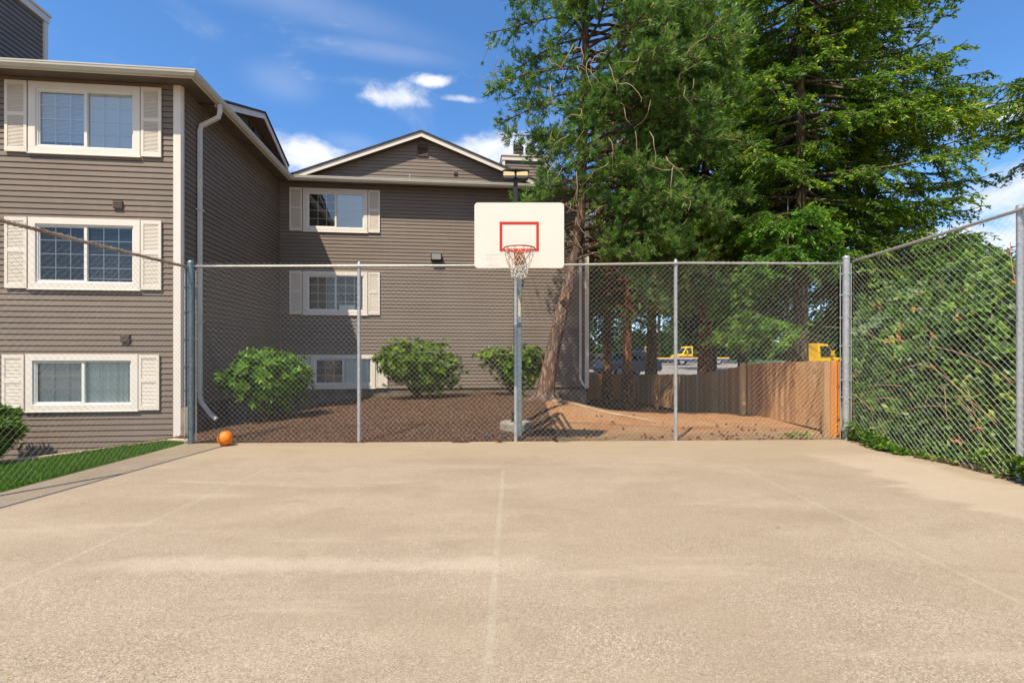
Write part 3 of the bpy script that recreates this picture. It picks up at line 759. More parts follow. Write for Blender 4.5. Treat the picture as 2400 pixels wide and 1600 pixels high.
# ------------------------------------------------------------------ chain link fences
def chainlink(mb, A, B, z0f, z1f, pitch=.0445, r=.0015, barbs=True, sag=0.0, tint=None):
    """woven diamonds: neighbouring zigzag wires hooked into each other, between ground points A and B"""
    A = np.array(A, float); B = np.array(B, float); Ln = np.linalg.norm(B-A); t = (B-A)/Ln; nrm = np.array([-t[1], t[0]])
    nw = int(Ln/pitch); h = pitch/2; vs = pitch
    Vs = []; Fs = []; base = 0
    zbase = min(z0f(0), z0f(1))
    nseg = int((max(z1f(0), z1f(.5), z1f(1))-zbase)/vs)+3
    j = np.arange(nseg)
    for i in range(nw+1):
        s = i*pitch+np.where((i+j) % 2 == 0, -h, h)*1.02
        z = zbase+j*vs
        f0 = i/ max(nw, 1)
        zt_, zb_ = z1f(f0), z0f(f0)
        ok = (z <= zt_+(.045 if barbs else .0)) & (z >= zb_-.01)
        s_, z_ = s[ok], z[ok]; jj = j[ok]
        s_ = np.clip(s_, 0, Ln)
        if len(s_) < 2: continue
        off = np.where((jj+i) % 2 == 0, r*1.05, -r*1.05)
        off = off+sag*np.sin(f0*9.0)*np.sin(z_*1.7)
        P = np.stack([A[0]+t[0]*s_+nrm[0]*off, A[1]+t[1]*s_+nrm[1]*off, z_], -1)
        n = len(P)
        # square section tube
        a = np.stack([nrm[0]*np.ones(n), nrm[1]*np.ones(n), np.zeros(n)], -1)*r
        bq = np.stack([t[0]*np.ones(n), t[1]*np.ones(n), np.zeros(n)], -1)*r*1.05
        ring = np.stack([P-a, P+bq, P+a, P-bq], 1).reshape(-1, 3)
        I = np.arange(n*4).reshape(n, 4)
        F = np.stack([I[:-1], np.roll(I[:-1], -1, 1), np.roll(I[1:], -1, 1), I[1:]], -1).reshape(-1, 4)
        Vs.append(ring); Fs.append(F+base); base += len(ring)
    mb.add(np.concatenate(Vs), np.concatenate(Fs))
def post(p, z0, z1, r, mt, parent, cap='dome', name='post'):
    mb = MB(); prof = [(r, z0), (r, z1)]
    if cap == 'dome': prof += [(r*1.18, z1), (r*1.18, z1+.02), (r*.95, z1+.05), (r*.4, z1+.075), (.004, z1+.08)]
    mb.lathe(prof, (p[0], p[1], 0), 18)
    o = mb.build(name, mt, parent, smooth=False); return o
FA = np.array([-5.405, 8.40]); FB = np.array([5.83, 8.78])
def fp(t_): return FA+(FB-FA)*t_
def ftop(f): return float(np.interp(f, [0, .25, .5, .75, 1], [3.005, 3.03, 3.055, 3.115, 3.12]))
mids = [.2480, .4868, .7360]
def ring(mb, c, r, z, w=.022):
    mb.lathe([(r+.003, -w/2), (r+.003, w/2)], (c[0], c[1], z), 16)
# rear fence
fr = thing('chain_link_fence', (FA[0], FA[1], 0), 'long chain link fence along the far end of the court behind the hoop', 'fence', 'chain link fences around the court')
def fbuild(mb, name, mt, root, **k): return mb.build(name, mt, root, origin=tuple(root.location), **k)
def bays(root, A, B, cuts, topf, botf, mt, lows=(), r=.0015):
    A = np.array(A, float); B = np.array(B, float); c_ = [0]+list(cuts)+[1]
    for i in range(len(c_)-1):
        f0, f1 = c_[i], c_[i+1]; lo_ = .055 if i in lows else -.004
        mb = MB(); chainlink(mb, A+(B-A)*f0, A+(B-A)*f1, lambda f: botf(f0+(f1-f0)*f), lambda f: topf(f0+(f1-f0)*f)-lo_, sag=.006, r=r)
        fbuild(mb, 'mesh_panel', mt, root)
def rail(root, A, B, topf, r, mt, n=24, wob=0.0):
    A = np.array(A, float); B = np.array(B, float)
    P = [(*(A+(B-A)*(k/n)), topf(k/n)-r+wob*math.sin(k*1.9)) for k in range(n+1)]
    mb = MB(); mb.tube(P, r, 10); fbuild(mb, 'top_rail', mt, root, smooth=True)
bays(fr, FA+(FB-FA)*.006, FA+(FB-FA)*.994, mids, ftop, lambda f: .025, M_wire, lows=(2,))
rail(fr, FA, FB, ftop, .021, M_galvd)
for t_ in mids:
    p = fp(t_); post((p[0], p[1]+.03), -.4, ftop(t_)-.02, .030, M_galv, fr).location = (0, 0, 0)
for o in [o for o in C.objects if o.parent == fr and o.name.startswith('post')]:
    o.location = (-FA[0], -FA[1], 0)
def bigpost(root, p, z1, r, mt, bar, zs, name='corner_post'):
    """terminal post with its tension bars and bands"""
    mb = MB(); mb.lathe([(r, -.5), (r, z1)], (p[0], p[1], 0), 24)
    mb.lathe([(r*1.05, z1), (r*1.05, z1+.03), (r*.8, z1+.055), (.004, z1+.062)], (p[0], p[1], 0), 24)
    po = fbuild(mb, name, mt, root, smooth=False)
    for (bx_, by_) in bar:
        mb = MB(); mb.box(bx_-.005, bx_+.005, by_-.005, by_+.005, .03, z1-.10); mb.build('tension_bar', M_wire, po, origin=tuple(root.location))
    for z_ in zs:
        mb = MB(); ring(mb, p, r, z_)
        for (bx_, by_) in bar:
            dv = Vector((bx_-p[0], by_-p[1])); dv.normalize(); nn = Vector((-dv.y, dv.x))*.006
            a_ = Vector(p)+dv*r*.9; b_ = Vector((bx_, by_))+dv*.02
            for s_ in (-1, 1):
                pass
            V = [(a_.x+nn.x, a_.y+nn.y, z_-.011), (b_.x+nn.x, b_.y+nn.y, z_-.011), (b_.x-nn.x, b_.y-nn.y, z_-.011), (a_.x-nn.x, a_.y-nn.y, z_-.011)]
            V += [(x_, y_, z2+.022) for x_, y_, z2 in V]
            mb.add(V, [(0, 1, 2, 3), (7, 6, 5, 4), (0, 4, 5, 1), (1, 5, 6, 2), (2, 6, 7, 3), (3, 7, 4, 0)])
        mb.build('tension_band', mt, po, origin=tuple(root.location))
    return po
zs = [.12, .46+.55, 1.45, 1.95, 2.4, 2.78]
bigpost(fr, (-5.405, 8.38), 3.02, .050, M_galvb, [(-5.335, 8.405), (-5.44, 8.28)], [.13, .90, 1.30, 1.75, 2.20, 2.62])
bigpost(fr, (5.90, 8.79), 3.18, .058, M_galv, [(5.79, 8.78), (5.92, 8.69)], [.18, .75, 1.05, 1.65, 2.15, 2.55, 2.92])
# left fence
LA = (-5.44, 8.33); LB = (-5.95, .9)
def ltop(f): return 2.985-.015*math.sin(min(1, f*2.0)*math.pi)+.02*f
fl = thing('chain_link_fence', (LA[0], LA[1], 0), 'chain link fence on the left with a rusty sagging top rail', 'fence', 'chain link fences around the court')
bays(fl, LA, LB, [.5], ltop, lambda f: .02, M_wirer)
rail(fl, LA, LB, lambda f: ltop(f), .021, M_rust, 60, .004)
LAn, LBn = np.array(LA), np.array(LB)
mb = MB()                                   # coiled tie wires that wrap the rusty rail
P = []
for k in range(900):
    f = k/899; a = k*.9; c_ = LAn+(LBn-LAn)*f
    P.append((c_[0]+.027*math.cos(a)+random.uniform(-.003, .003), c_[1], ltop(f)-.021+.027*math.sin(a)+(.02 if k % 9 == 0 else 0)))
mb.tube(P, .0028, 3); fbuild(mb, 'tie_wire', M_rust, fl)
for f in (.5, 1.0):
    p = LAn+(LBn-LAn)*f; mb = MB(); mb.lathe([(.03, -.3), (.03, ltop(f)-.02), (.036, ltop(f)-.02), (.03, ltop(f)+.03), (.004, ltop(f)+.045)], (p[0]-.03, p[1], 0), 16); fbuild(mb, 'post', M_galv, fl)
# right fence
RA = (5.93, 8.66); RB = (6.10, 1.5)
def rtop(f): return 3.14+.20*f
fR = thing('chain_link_fence', (RA[0], RA[1], 0), 'chain link fence on the right in front of the brambles', 'fence', 'chain link fences around the court')
bays(fR, RA, RB, [.385], rtop, lambda f: .02, M_wire, r=.0012)
rail(fR, RA, RB, rtop, .023, M_galvd)
for f in (.385, 1.0):
    p = np.array(RA)+(np.array(RB)-np.array(RA))*f; mb = MB(); mb.lathe([(.036, -.3), (.036, rtop(f)), (.042, rtop(f)), (.036, rtop(f)+.04), (.004, rtop(f)+.055)], (p[0]+.03, p[1], 0), 18); fbuild(mb, 'post', M_galv, fR)

# ------------------------------------------------------------------ basketball hoop
hp = thing('basketball_hoop', (.135, 9.15, 0), 'basketball hoop with white backboard, red square and white net', 'basketball hoop')
O = tuple(hp.location)
def roundrect(x0, x1, z0, z1, r, k=6):
    P = []
    for cx_, cz_, a0 in ((x1-r, z0+r, -90), (x1-r, z1-r, 0), (x0+r, z1-r, 90), (x0+r, z0+r, 180)):
        for i in range(k+1): a = R(a0+90*i/k); P.append((cx_+r*math.cos(a), cz_+r*math.sin(a)))
    return P
P = roundrect(-.574, .796, 2.812, 3.812, .055); n = len(P)
mb = MB(); V = [(x_, 7.60, z_) for x_, z_ in P]+[(x_, 7.635, z_) for x_, z_ in P]
mb.add(V, [tuple(range(n)), tuple(range(2*n-1, n-1, -1))]+[(i, i+n, (i+1) % n+n, (i+1) % n) for i in range(n)])
bb = mb.build('backboard', M_board, hp, origin=O); bevel(bb, .004, 2)
mb = MB(); a0, a1, c0, c1, t = -.19, .41, 3.07, 3.52, .040
for q_ in ((a0, a1, c1-t, c1), (a0, a1, c0, c0+t), (a0, a0+t, c0+t, c1-t), (a1-t, a1, c0+t, c1-t)): mb.box(q_[0], q_[1], 7.5955, 7.5985, q_[2], q_[3])
mb.build('target_square', M_redline, bb, origin=O)
mb = MB()
for k in range(26):
    x_, z_ = random.uniform(-.40, -.22), random.uniform(2.86, 3.02)
    l = random.uniform(.008, .03); mb.box(x_, x_+l, 7.5975, 7.5992, z_, z_+.003)
for z_ in (2.855, 3.02): mb.box(-.405, -.22, 7.5975, 7.5990, z_, z_+.002)
mb.build('worn_decal', M_boardscuff, bb, origin=O)
rc = (.105, 7.24, 3.03)
mb = MB(); mb.tube([(rc[0]+.229*math.cos(a), rc[1]+.229*math.sin(a), rc[2]) for a in np.linspace(0, 2*math.pi, 41)], .0095, 8, caps=False)
rim = mb.build('rim', M_rim, hp, origin=O, smooth=True)
mb = MB()
for k in range(12):
    a = 2*math.pi*(k+.5)/12; c_ = Vector((rc[0]+.235*math.cos(a), rc[1]+.235*math.sin(a), rc[2]-.012))
    mb = MB(); mb.tube([c_+Vector((.014*math.cos(b_)*-math.sin(a), .014*math.cos(b_)*math.cos(a), .016*math.sin(b_)-.012)) for b_ in np.linspace(0, 2*math.pi, 9)], .003, 5, caps=False)
    mb.build('net_hook', M_rim, rim, origin=O)
mb = MB()  # bracket: plate and tapered funnel to the board
mb.box(.03, .18, 7.57, 7.5945, 2.86, 3.05)
mb.add([(.03, 7.57, 2.86), (.18, 7.57, 2.86), (.18, 7.57, 3.04), (.03, 7.57, 3.04), (.045, 7.46, 3.0), (.165, 7.46, 3.0), (.175, 7.455, 3.03), (.035, 7.455, 3.03)],
       [(0, 1, 5, 4), (4, 5, 6, 7), (7, 6, 2, 3), (0, 4, 7, 3), (1, 2, 6, 5)])
for s_ in (-1, 1):
    mb.tube([(.105+s_*.06, 7.57, 2.87), (.105+s_*.13, 7.42, 2.96), (.105+s_*.185, 7.30, 3.02)], .007, 6)
    mb.tube([(.105+s_*.185, 7.36, 3.03), (.105+s_*.06, 7.46, 3.02)], .008, 6)
mb.build('rim_bracket', M_bracket, rim, origin=O)
mb = MB()  # net
NL = 12; rows_ = [(0, .229), (.085, .205), (.165, .172), (.235, .142), (.295, .123), (.35, .113), (.40, .115)]
def npnt(i, k):
    dz, r_ = rows_[i]; a = 2*math.pi*(k+(.5 if i % 2 else 0))/NL
    return Vector((rc[0]+r_*math.cos(a)+.006*math.sin(k*7+i*3), rc[1]+r_*math.sin(a)+.004*math.sin(k*5+i), rc[2]-.025-dz-.012*math.sin(k*2.3+i*.7)))
for i in range(len(rows_)-1):
    for k in range(NL):
        for dk in ((0, -1) if i % 2 == 0 else (0, 1)):
            a_, b_ = npnt(i, k), npnt(i+1, k+dk); mid_ = (a_+b_)/2-Vector((0, 0, .004)); mid_.x += (rc[0]-mid_.x)*.03
            mb.tube([a_, mid_, b_], .0042, 5)
mb.build('net', M_net, rim, origin=O, smooth=True)
mb = MB(); mb.box(.090, .180, 9.105, 9.195, -.3, 3.42); po = mb.build('pole', M_galvb, hp, origin=O); bevel(po, .01, 2)
MB().box(.113, .158, 9.1015, 9.1045, 2.20, 2.62).build('tape_residue', M_tape, po, origin=O)
mb = MB()
for x_ in (.075, .195):
    mb.tube([(x_, 9.2, 3.35), (x_, 7.70, 3.45)], .028, 4); mb.tube([(x_, 9.2, 2.75), (x_, 7.70, 3.05)], .028, 4)
mb.box(-.25, .50, 7.64, 7.69, 3.42, 3.47); mb.box(-.25, .50, 7.64, 7.69, 3.02, 3.07)
mb.build('extension_arm', M_galvb, hp, origin=O)

# ------------------------------------------------------------------ flood light pole
lp = thing('light_pole', (.07, 9.72, .0), 'black square pole with twin flood lights standing in a round concrete base', 'lamp post')
O = tuple(lp.location)
mb = MB(); mb.lathe([(.30, -.3), (.315, -.1), (.31, .17), (.285, .20), (.02, .205)], O, 28); mb.build('concrete_base', M_conc, lp, origin=O, smooth=False)
mb = MB(); mb.box(.030, .110, 9.68, 9.76, .2, 5.06); mb.box(-.02, .16, 9.63, 9.81, .20, .235); bevel(mb.build('pole', M_black, lp, origin=O), .006)
mb = MB(); mb.box(-.01, .06, 9.60, 9.70, .24, .42); mb.build('cable_box', M_black, lp, origin=O)
for s_ in (-1, 1):
    cx_ = .07+s_*.128
    P = roundrect(cx_-.122, cx_+.122, 4.905, 5.05, .05)
    n = len(P); mb = MB()
    V = [(x_, 9.60+(z_-4.9)*.15, z_) for x_, z_ in P]+[(x_, 9.80, z_+.01) for x_, z_ in P]
    mb.add(V, [tuple(range(n)), tuple(range(2*n-1, n-1, -1))]+[(i, i+n, (i+1) % n+n, (i+1) % n) for i in range(n)])
    lh = mb.build('lamp_head', M_black, lp, origin=O)
    mb = MB(); zc0, zc1 = 4.955, 5.035
    mb.add([(cx_-.105*1.0, 9.594+(zc0-4.9)*.15, zc0), (cx_+.105, 9.594+(zc0-4.9)*.15, zc0), (cx_+.105, 9.594+(zc1-4.9)*.15, zc1), (cx_-.105, 9.594+(zc1-4.9)*.15, zc1)], [(0, 1, 2, 3)])
    mb.build('lens', M_lens, lh, origin=O)
mb = MB(); mb.lathe([(.02, 0), (.262, .005), (.272, .02), (.24, .035), (.15, .045), (.02, .05)], (.07, 9.70, 5.055), 32)
for V_ in mb.V: V_[:, 1] = 9.70+(V_[:, 1]-9.70)*.42
mb.build('hood', M_black, lp, origin=O, smooth=False)

# ------------------------------------------------------------------ basketball
bl = thing('basketball', (-4.72, 8.19, .12), 'orange basketball lying at the far left corner of the court', 'basketball')
mb = MB(); k1, k2 = 32, 20; V = []
mb.lathe([(max(.0005, .12*math.sin(math.pi*i/k2)), -.12*math.cos(math.pi*i/k2)) for i in range(k2+1)], (0, 0, 0), k1)
mb.build('ball', M_ball, bl, smooth=True)
mb = MB(); rot = Matrix.Rotation(R(38), 3, 'Y') @ Matrix.Rotation(R(25), 3, 'X')
for ax in range(2):
    P = []
    for a in np.linspace(0, 2*math.pi, 49):
        v = Vector((math.cos(a), math.sin(a), 0)) if ax == 0 else Vector((math.cos(a), 0, math.sin(a)))
        P.append(rot @ (v*.1195))
    mb.tube(P, .0017, 5, caps=False)
for s_ in (-1, 1):
    P = []
    for a in np.linspace(0, 2*math.pi, 49):
        v = Vector((math.cos(a)*.9, s_*(.42+.30*math.cos(2*a)), math.sin(a)*.9)).normalized(); P.append(rot @ (v*.1195))
    mb.tube(P, .0017, 5, caps=False)
mb.build('seam', M_seam, bl)
bl.rotation_euler = (R(5), R(5), R(15))

# ------------------------------------------------------------------ timber fence
def fz(y): return float(np.interp(y, [9.1, 12.9, 13.6, 15.4, 16.7, 18.1, 24.4, 25.2], [.0, -.11, -.19, -.36, -.50, -.60, -.82, -.84]))
wf = thing('wooden_fence', (6.3, 9.1, 0), 'brown vertical board fence running back from the right corner post', 'fence')
O = tuple(wf.location)
mb = MB(); y = 9.26
while y < 25.0:
    wv_ = random.uniform(.135, .145); zb = fz(y)+.05; zt_ = fz(y)+1.40+random.uniform(-.008, .008); x_ = 6.30+.12*math.sin((y-9)*.2)-.24*max(0, 1-(y-9.4)/3.4)
    mb.box(x_-.011, x_+.009, y, y+wv_, zb, zt_, tint=random.random()); y += wv_+random.uniform(.002, .008)
mb.build('board_panel', M_wood, wf, origin=O)
mb = MB()
for k in range(22):
    y0_, y1_ = 9.4+k*.71, 9.4+(k+1)*.71; x_ = 6.30+.12*math.sin((y0_-9)*.2)-.24*max(0, 1-(y0_-9.4)/3.4)
    for h_ in (.30, 1.15): mb.box(x_+.035, x_+.07, y0_, y1_, fz(y0_)+h_, fz(y0_)+h_+.085, tint=.4)
mb.build('rail', M_wood, wf, origin=O)
bevel(MB().box(5.885, 6.055, 9.18, 9.24, -.1, 1.385, tint=.6).build('end_post', M_woodo, wf, origin=O), .006)
MB().box(5.77, 5.875, 9.19, 9.26, -.1, 1.38, tint=.5).build('post', M_wood, wf, origin=O)
bevel(MB().box(6.24, 6.35, 13.52, 13.64, -.4, 1.30, tint=.6).build('post', M_woodp, wf, origin=O), .006)
for y in (16.2, 19.0, 21.8): MB().box(6.30, 6.40, y, y+.1, -.9, fz(y)+1.35, tint=.2).build('post', M_wood, wf, origin=O)
wf2 = thing('wooden_fence', (6.3, 25.2, -.8), 'orange stained board fence closing the shaded yard under the trees', 'fence')
O = tuple(wf2.location); mb = MB(); x = 6.3
while x > .2:
    mb.box(x-.14, x, 25.2, 25.22, -.75, .60+random.uniform(-.01, .01), tint=random.random()); x -= .147
mb.build('board_panel', M_woodo, wf2, origin=O)
mb = MB()
for z_ in (-.5, .35): mb.box(.3, 6.3, 25.225, 25.265, z_, z_+.09)
mb.build('rail', M_woodo, wf2, origin=O)

# ------------------------------------------------------------------ trees
def nrmz(v): return v/(np.linalg.norm(v, axis=-1, keepdims=True)+1e-9)
def trunk_mesh(P, Rr, k=14, lump=.12, seed=0):
    mb = MB(); r2 = np.random.default_rng(seed)
    P = np.array(P, float); n0 = len(P); ts = np.linspace(0, n0-1, n0*7)
    Q = np.stack([np.interp(ts, np.arange(n0), P[:, i]) for i in range(3)], -1); q_ = np.interp(ts, np.arange(n0), Rr)
    Q[1:-1] = (Q[:-2]+2*Q[1:-1]+Q[2:])/4
    V = []; ph = r2.uniform(0, 6, 6)
    for i in range(len(Q)):
        for j in range(k):
            a = 2*math.pi*j/k
            rr = q_[i]*(1+lump*math.sin(3*a+ph[0]+i*.35)*.6+lump*math.sin(5*a+ph[1]-i*.5)*.4+r2.uniform(-.5, .5)*lump*.5)
            V.append((Q[i, 0]+rr*math.cos(a), Q[i, 1]+rr*math.sin(a), Q[i, 2]))
    F = [(i*k+j, i*k+(j+1) % k, (i+1)*k+(j+1) % k, (i+1)*k+j) for i in range(len(Q)-1) for j in range(k)]
    mb.add(V, F); return mb
def tri_tube(mb, P, r0, r1):
    n = len(P); mb.tube(P, list(np.linspace(r0, r1, n)), 4, caps=False)

def pine(root):
    """leaning two-needle pine: tufts of long needles on crooked branches"""
    r = np.random.default_rng(11)
    TP = [(.80, 12.8, .15), (.84, 12.8, .50), (1.00, 12.8, 1.35), (1.26, 12.8, 2.57), (1.50, 12.8, 3.47), (1.68, 12.8, 4.4), (1.755, 12.8, 5.15), (1.80, 12.8, 6.2), (1.83, 12.8, 7.27), (1.86, 12.8, 8.5), (1.89, 12.8, 9.62), (1.85, 12.8, 11.2), (1.9, 12.8, 13.2)]
    TR = [.33, .25, .185, .172, .145, .13, .125, .12, .11, .10, .085, .07, .02]
    tb = trunk_mesh(TP, TR, 16, .10, 3)
    for k in range(7):  # root flares
        a = k*.9+.2; tb.tube([(.82+.15*math.cos(a), 12.8+.15*math.sin(a), .45), (.82+.33*math.cos(a), 12.8+.33*math.sin(a), .33), (.82+.7*math.cos(a), 12.8+.7*math.sin(a), tz(.82+.7*math.cos(a), 12.8+.7*math.sin(a))-.03)], [.11, .09, .03], 7)
    tb.tube([(1.30, 12.8, 2.85), (1.30, 12.62, 2.9), (1.32, 12.5, 3.0)], [.12, .08, .05], 8)
    tr = tb.build('trunk', M_bark, root, origin=tuple(root.location), smooth=True)
    TPa = np.array(TP); br = MB()
    tips = []; tdir = []
    def tx(z): return np.array([np.interp(z, TPa[:, 2], TPa[:, 0]), 12.8, z])
    def branch(z, az, ln, dens=1.0, droop=.12, r0=.045, bare=.25):
        p = tx(z); dh = np.array([math.cos(az), math.sin(az), 0]); n = max(5, int(ln/.28)); pts = [p.copy()]
        d_ = dh+np.array([0, 0, r.uniform(.0, .35)])
        for i in range(n):
            d_ = nrmz(d_+r.normal(0, .13, 3)+np.array([0, 0, -droop*.5])+dh*.15); p = p+d_*ln/n; pts.append(p.copy())
        br_pts = np.array(pts); tri_tube(br, [tuple(q) for q in pts], r0, .010)
        m_ = int(ln*9*dens)
        for j in range(m_):
            f = bare+(1-bare)*r.random()**.8; i = min(n-1, int(f*n)); b0 = br_pts[i]+(br_pts[i+1]-br_pts[i])*(f*n-i)
            sd_ = nrmz(np.array([-dh[1], dh[0], 0])*r.choice([-1, 1])*r.uniform(.3, 1)+dh*r.uniform(.1, .9)+np.array([0, 0, r.uniform(-.55, .5)]))
            l = r.uniform(.25, .85)*(1-.4*f); q = b0.copy(); tw = [tuple(q)]
            for s_ in range(3):
                sd_ = nrmz(sd_+r.normal(0, .22, 3)+np.array([0, 0, -.10+.12*s_])); q = q+sd_*l/3; tw.append(tuple(q))
                if s_ > 0 or r.random() < .5: tips.append(q.copy()+r.normal(0, .02, 3)); tdir.append(sd_+np.array([0, 0, .35]))
            br.tube(tw, [.010, .008, .006, .004], 3, caps=False)
            for e_ in range(r.integers(1, 4)):
                q2 = q+r.normal(0, .13, 3); tips.append(q2); tdir.append(nrmz(q2-b0)+np.array([0, 0, .3])); br.tube([tuple(q-sd_*l*.2), tuple(q2)], [.005, .003], 3, caps=False)
    # dense right and front side
    for z in np.arange(3.9, 13.0, .17):
        for c_ in range(2):
            az = r.choice([r.uniform(-1.0, .75), r.uniform(-1.0, .75), r.uniform(-2.3, -1.0)]); s_ = math.cos(az)
            if z < 5.3 and (az < -.75): continue
            ln = (1.5+2.2*max(0, s_)) if z < 11 else 1.8*(13.4-z)/2.4
            if z < 5.2: ln *= .85
            if s_ < -.2: ln = min(ln, 1.15 if z < 7.5 else 1.6)
            if az < -1.0: ln = min(ln, 1.3)*.8
            branch(z, az, ln*r.uniform(.75, 1.1), 1.35, r0=.04)
    for z in np.arange(4.4, 12.5, .55):
        branch(z, r.uniform(.9, 2.9), r.uniform(1.2, 2.2), 1.0)
    # thin sparse left limbs high up
    for z, ln in [(7.3, 1.9), (7.9, 2.2), (8.2, 1.7), (8.8, 2.5), (9.2, 2.3), (9.7, 2.4), (10.1, 2.6), (10.5, 2.2), (11, 2.4), (11.6, 1.9)]:
        branch(z, math.pi+r.uniform(-.45, .35), ln, .95, droop=.28, r0=.028, bare=.35)
    for z, ln in [(5.2, 1.2), (5.35, 1.5), (5.9, 1.1), (6.4, 1.3), (6.9, 1.2), (7.1, 1.4)]:
        branch(z, math.pi+r.uniform(-.6, .3), ln, 1.3, droop=.15, r0=.03, bare=.2)
    branch(5.3, -2.75, 1.9, .9, droop=.3, r0=.03, bare=.45)
    # the long low branch that reaches right
    for z, az, ln in [(5.6, -.25, 4.2), (4.5, -.05, 3.6), (6.6, -.35, 4.0), (4.15, -.5, 3.0), (8.4, -.3, 3.9), (7.5, -.1, 3.9)]:
        branch(z, az, ln, 1.2, droop=.10, r0=.055)
    # bare dead twigs
    for k in range(95):
        z = r.uniform(4.6, 8.2); az = r.uniform(-2.7, .4); b0 = tx(z)+np.array([math.cos(az), math.sin(az), 0])*r.uniform(.3, 3.0); q = b0.copy()
        d_ = nrmz(np.array([r.normal(0, .7), -.5+r.normal(0, .4), r.normal(-.2, .6)])); pts = [tuple(q)]
        for s_ in range(6): d_ = nrmz(d_+r.normal(0, .30, 3)+np.array([0, 0, -.12])); q = q+d_*r.uniform(.08, .20); pts.append(tuple(q))
        dead = MB(); dead.tube(pts, list(np.linspace(.011, .004, 7)), 4, caps=False); dead.build('dead_twig', M_twig, root, origin=tuple(root.location), smooth=True)
    br.build('branch', M_bark, root, origin=tuple(root.location), smooth=True)
    T = np.array(tips); Dd = nrmz(np.array(tdir)); n = len(T); K = 13
    P = np.repeat(T, K, 0); D0 = np.repeat(Dd, K, 0); rnd = r.normal(size=(n*K, 3)); D = nrmz(D0*1.0+nrmz(rnd)*.75)
    P = P-D0*r.uniform(0, .10, (n*K, 1))
    base_t = np.repeat(r.uniform(.0, .78, n), K)+r.normal(0, .10, n*K)+(r.random(n*K) < .04)*.5
    cm = MB(); cm.cards(P, D, r.normal(size=(n*K, 3)), r.uniform(.10, .17, n*K), .021, np.clip(base_t, 0, 1), .1)
    cm.build('crown', M_pine, root, origin=tuple(root.location))
    return n
pr = thing('pine_tree', (.82, 12.8, .37), 'leaning pine with flaky brown trunk and long needle tufts by the building corner', 'tree', 'conifers beside the yard')
npine = pine(pr)

def spruce(root, base, H, r0, z_lo, radius, dens, mt_leaf, mt_bark, seed, azw=None, shoot=.19, wd=.055, drp=1.0, cut=None, lean=(0, 0), tipc=.35, whorl=.36, nb=5):
    """spruce or fir: whorls of drooping limbs, side branchlets, hanging shoots"""
    r = np.random.default_rng(seed); bx_, by_, bz_ = base
    ns = 8; TP = [(bx_+lean[0]*i/ns, by_+lean[1]*i/ns, bz_-.2+(H+.2)*i/ns) for i in range(ns+1)]; TR = [r0*1.25]+[r0*(1-.92*i/ns) for i in range(1, ns+1)]
    org = tuple(root.location)
    trunk_mesh(TP, TR, 14, .07, seed).build('trunk', mt_bark, root, origin=org, smooth=True)
    br = MB(); Ps = []; Ds = []; Ls = []; Ts = []
    z = z_lo
    while z < H-.3:
        f = (z-z_lo)/(H-z_lo); rad = radius(z, f)
        for c_ in range(nb):
            az = r.uniform(0, 2*math.pi)
            k_ = 1.0 if azw is None else azw(az, z)
            if k_ <= 0.05: continue
            ln = rad*k_*r.uniform(.65, 1.12); dh = np.array([math.cos(az), math.sin(az), 0]); side = np.array([-dh[1], dh[0], 0])
            n = max(4, int(ln/.45)); t_ = np.linspace(0, 1, n+1)[:, None]
            dro = r.uniform(.10, .38)*ln*drp; lift = r.uniform(.05, .22)*ln
            st_ = np.array([bx_+lean[0]*z/H, by_+lean[1]*z/H, bz_+z]) if H else 0
            wig = np.cumsum(r.normal(0, .05, (n+1, 1)), 0)
            pts = st_+dh*ln*t_+np.array([0, 0, 1.])*(-dro*t_**1.2*1.4+lift*t_**3*1.6)+side*wig
            br.tube([tuple(q) for q in pts], list(np.linspace(.045*r0/.25+.01, .008, n+1)), 4, caps=False)
            nbr = int(ln*9.5*dens)
            for b_ in range(nbr):
                t0 = .18+.82*r.random()**.75; i = min(n-1, int(t0*n)); p0 = pts[i]+(pts[i+1]-pts[i])*(t0*n-i)
                bl_ = (.22+.42*ln*(1-t0)*.6+.12)*r.uniform(.7, 1.25); bl_ = min(bl_, 1.25)
                bd = nrmz(side*r.choice([-1, 1])*r.uniform(.5, 1)+dh*r.uniform(.3, 1.0)+np.array([0, 0, r.uniform(-.5, .05)]))
                m_ = max(3, int(bl_/.052*dens)); s_ = np.linspace(.1, 1, m_)[:, None]
                q = p0+bd*bl_*s_+np.array([0, 0, -1.])*(.32*bl_*s_**2)
                Ps.append(q); sd_ = nrmz(np.cross(bd, [0, 0, 1.]))
                sg = np.where(np.arange(m_) % 2 == 0, 1, -1)[:, None]
                Dv = bd*.75+sd_*sg*.62+np.array([0, 0, -.30])+r.normal(0, .28, (m_, 3)); Ds.append(Dv)
                Ls.append(shoot*r.uniform(.6, 1.2, m_)*(1.15-.35*s_[:, 0]))
                hot = tipc*(t0 > .5)*(r.random() < .8)
                Ts.append(np.clip(r.uniform(.05, .62)+r.normal(0, .10, m_)+hot*s_[:, 0]*r.random(), 0, 1))
                br.tube([tuple(p0), tuple(q[-1])], [.007, .003], 3, caps=False)
        z += whorl*r.uniform(.8, 1.2)
    br.build('branch', mt_bark, root, origin=org, smooth=True)
    P = np.concatenate(Ps); D = np.concatenate(Ds); Lh = np.concatenate(Ls); T = np.concatenate(Ts)
    k = (P[:, 2] > bz_+.2)
    if cut is not None: k &= ~cut(P)
    P, D, Lh, T = P[k], D[k], Lh[k], T[k]
    cm = MB(); n = len(P)
    cm.cards(P, D, r.normal(size=(n, 3)), Lh, wd, T, .3)
    cm.cards(P+r.normal(0, .02, (n, 3)), D+r.normal(0, .45, (n, 3)), r.normal(size=(n, 3)), Lh*.85, wd, np.clip(T+.08, 0, 1), .3)
    cm.build('crown', mt_leaf, root, origin=org)
    return n
cnt = {}
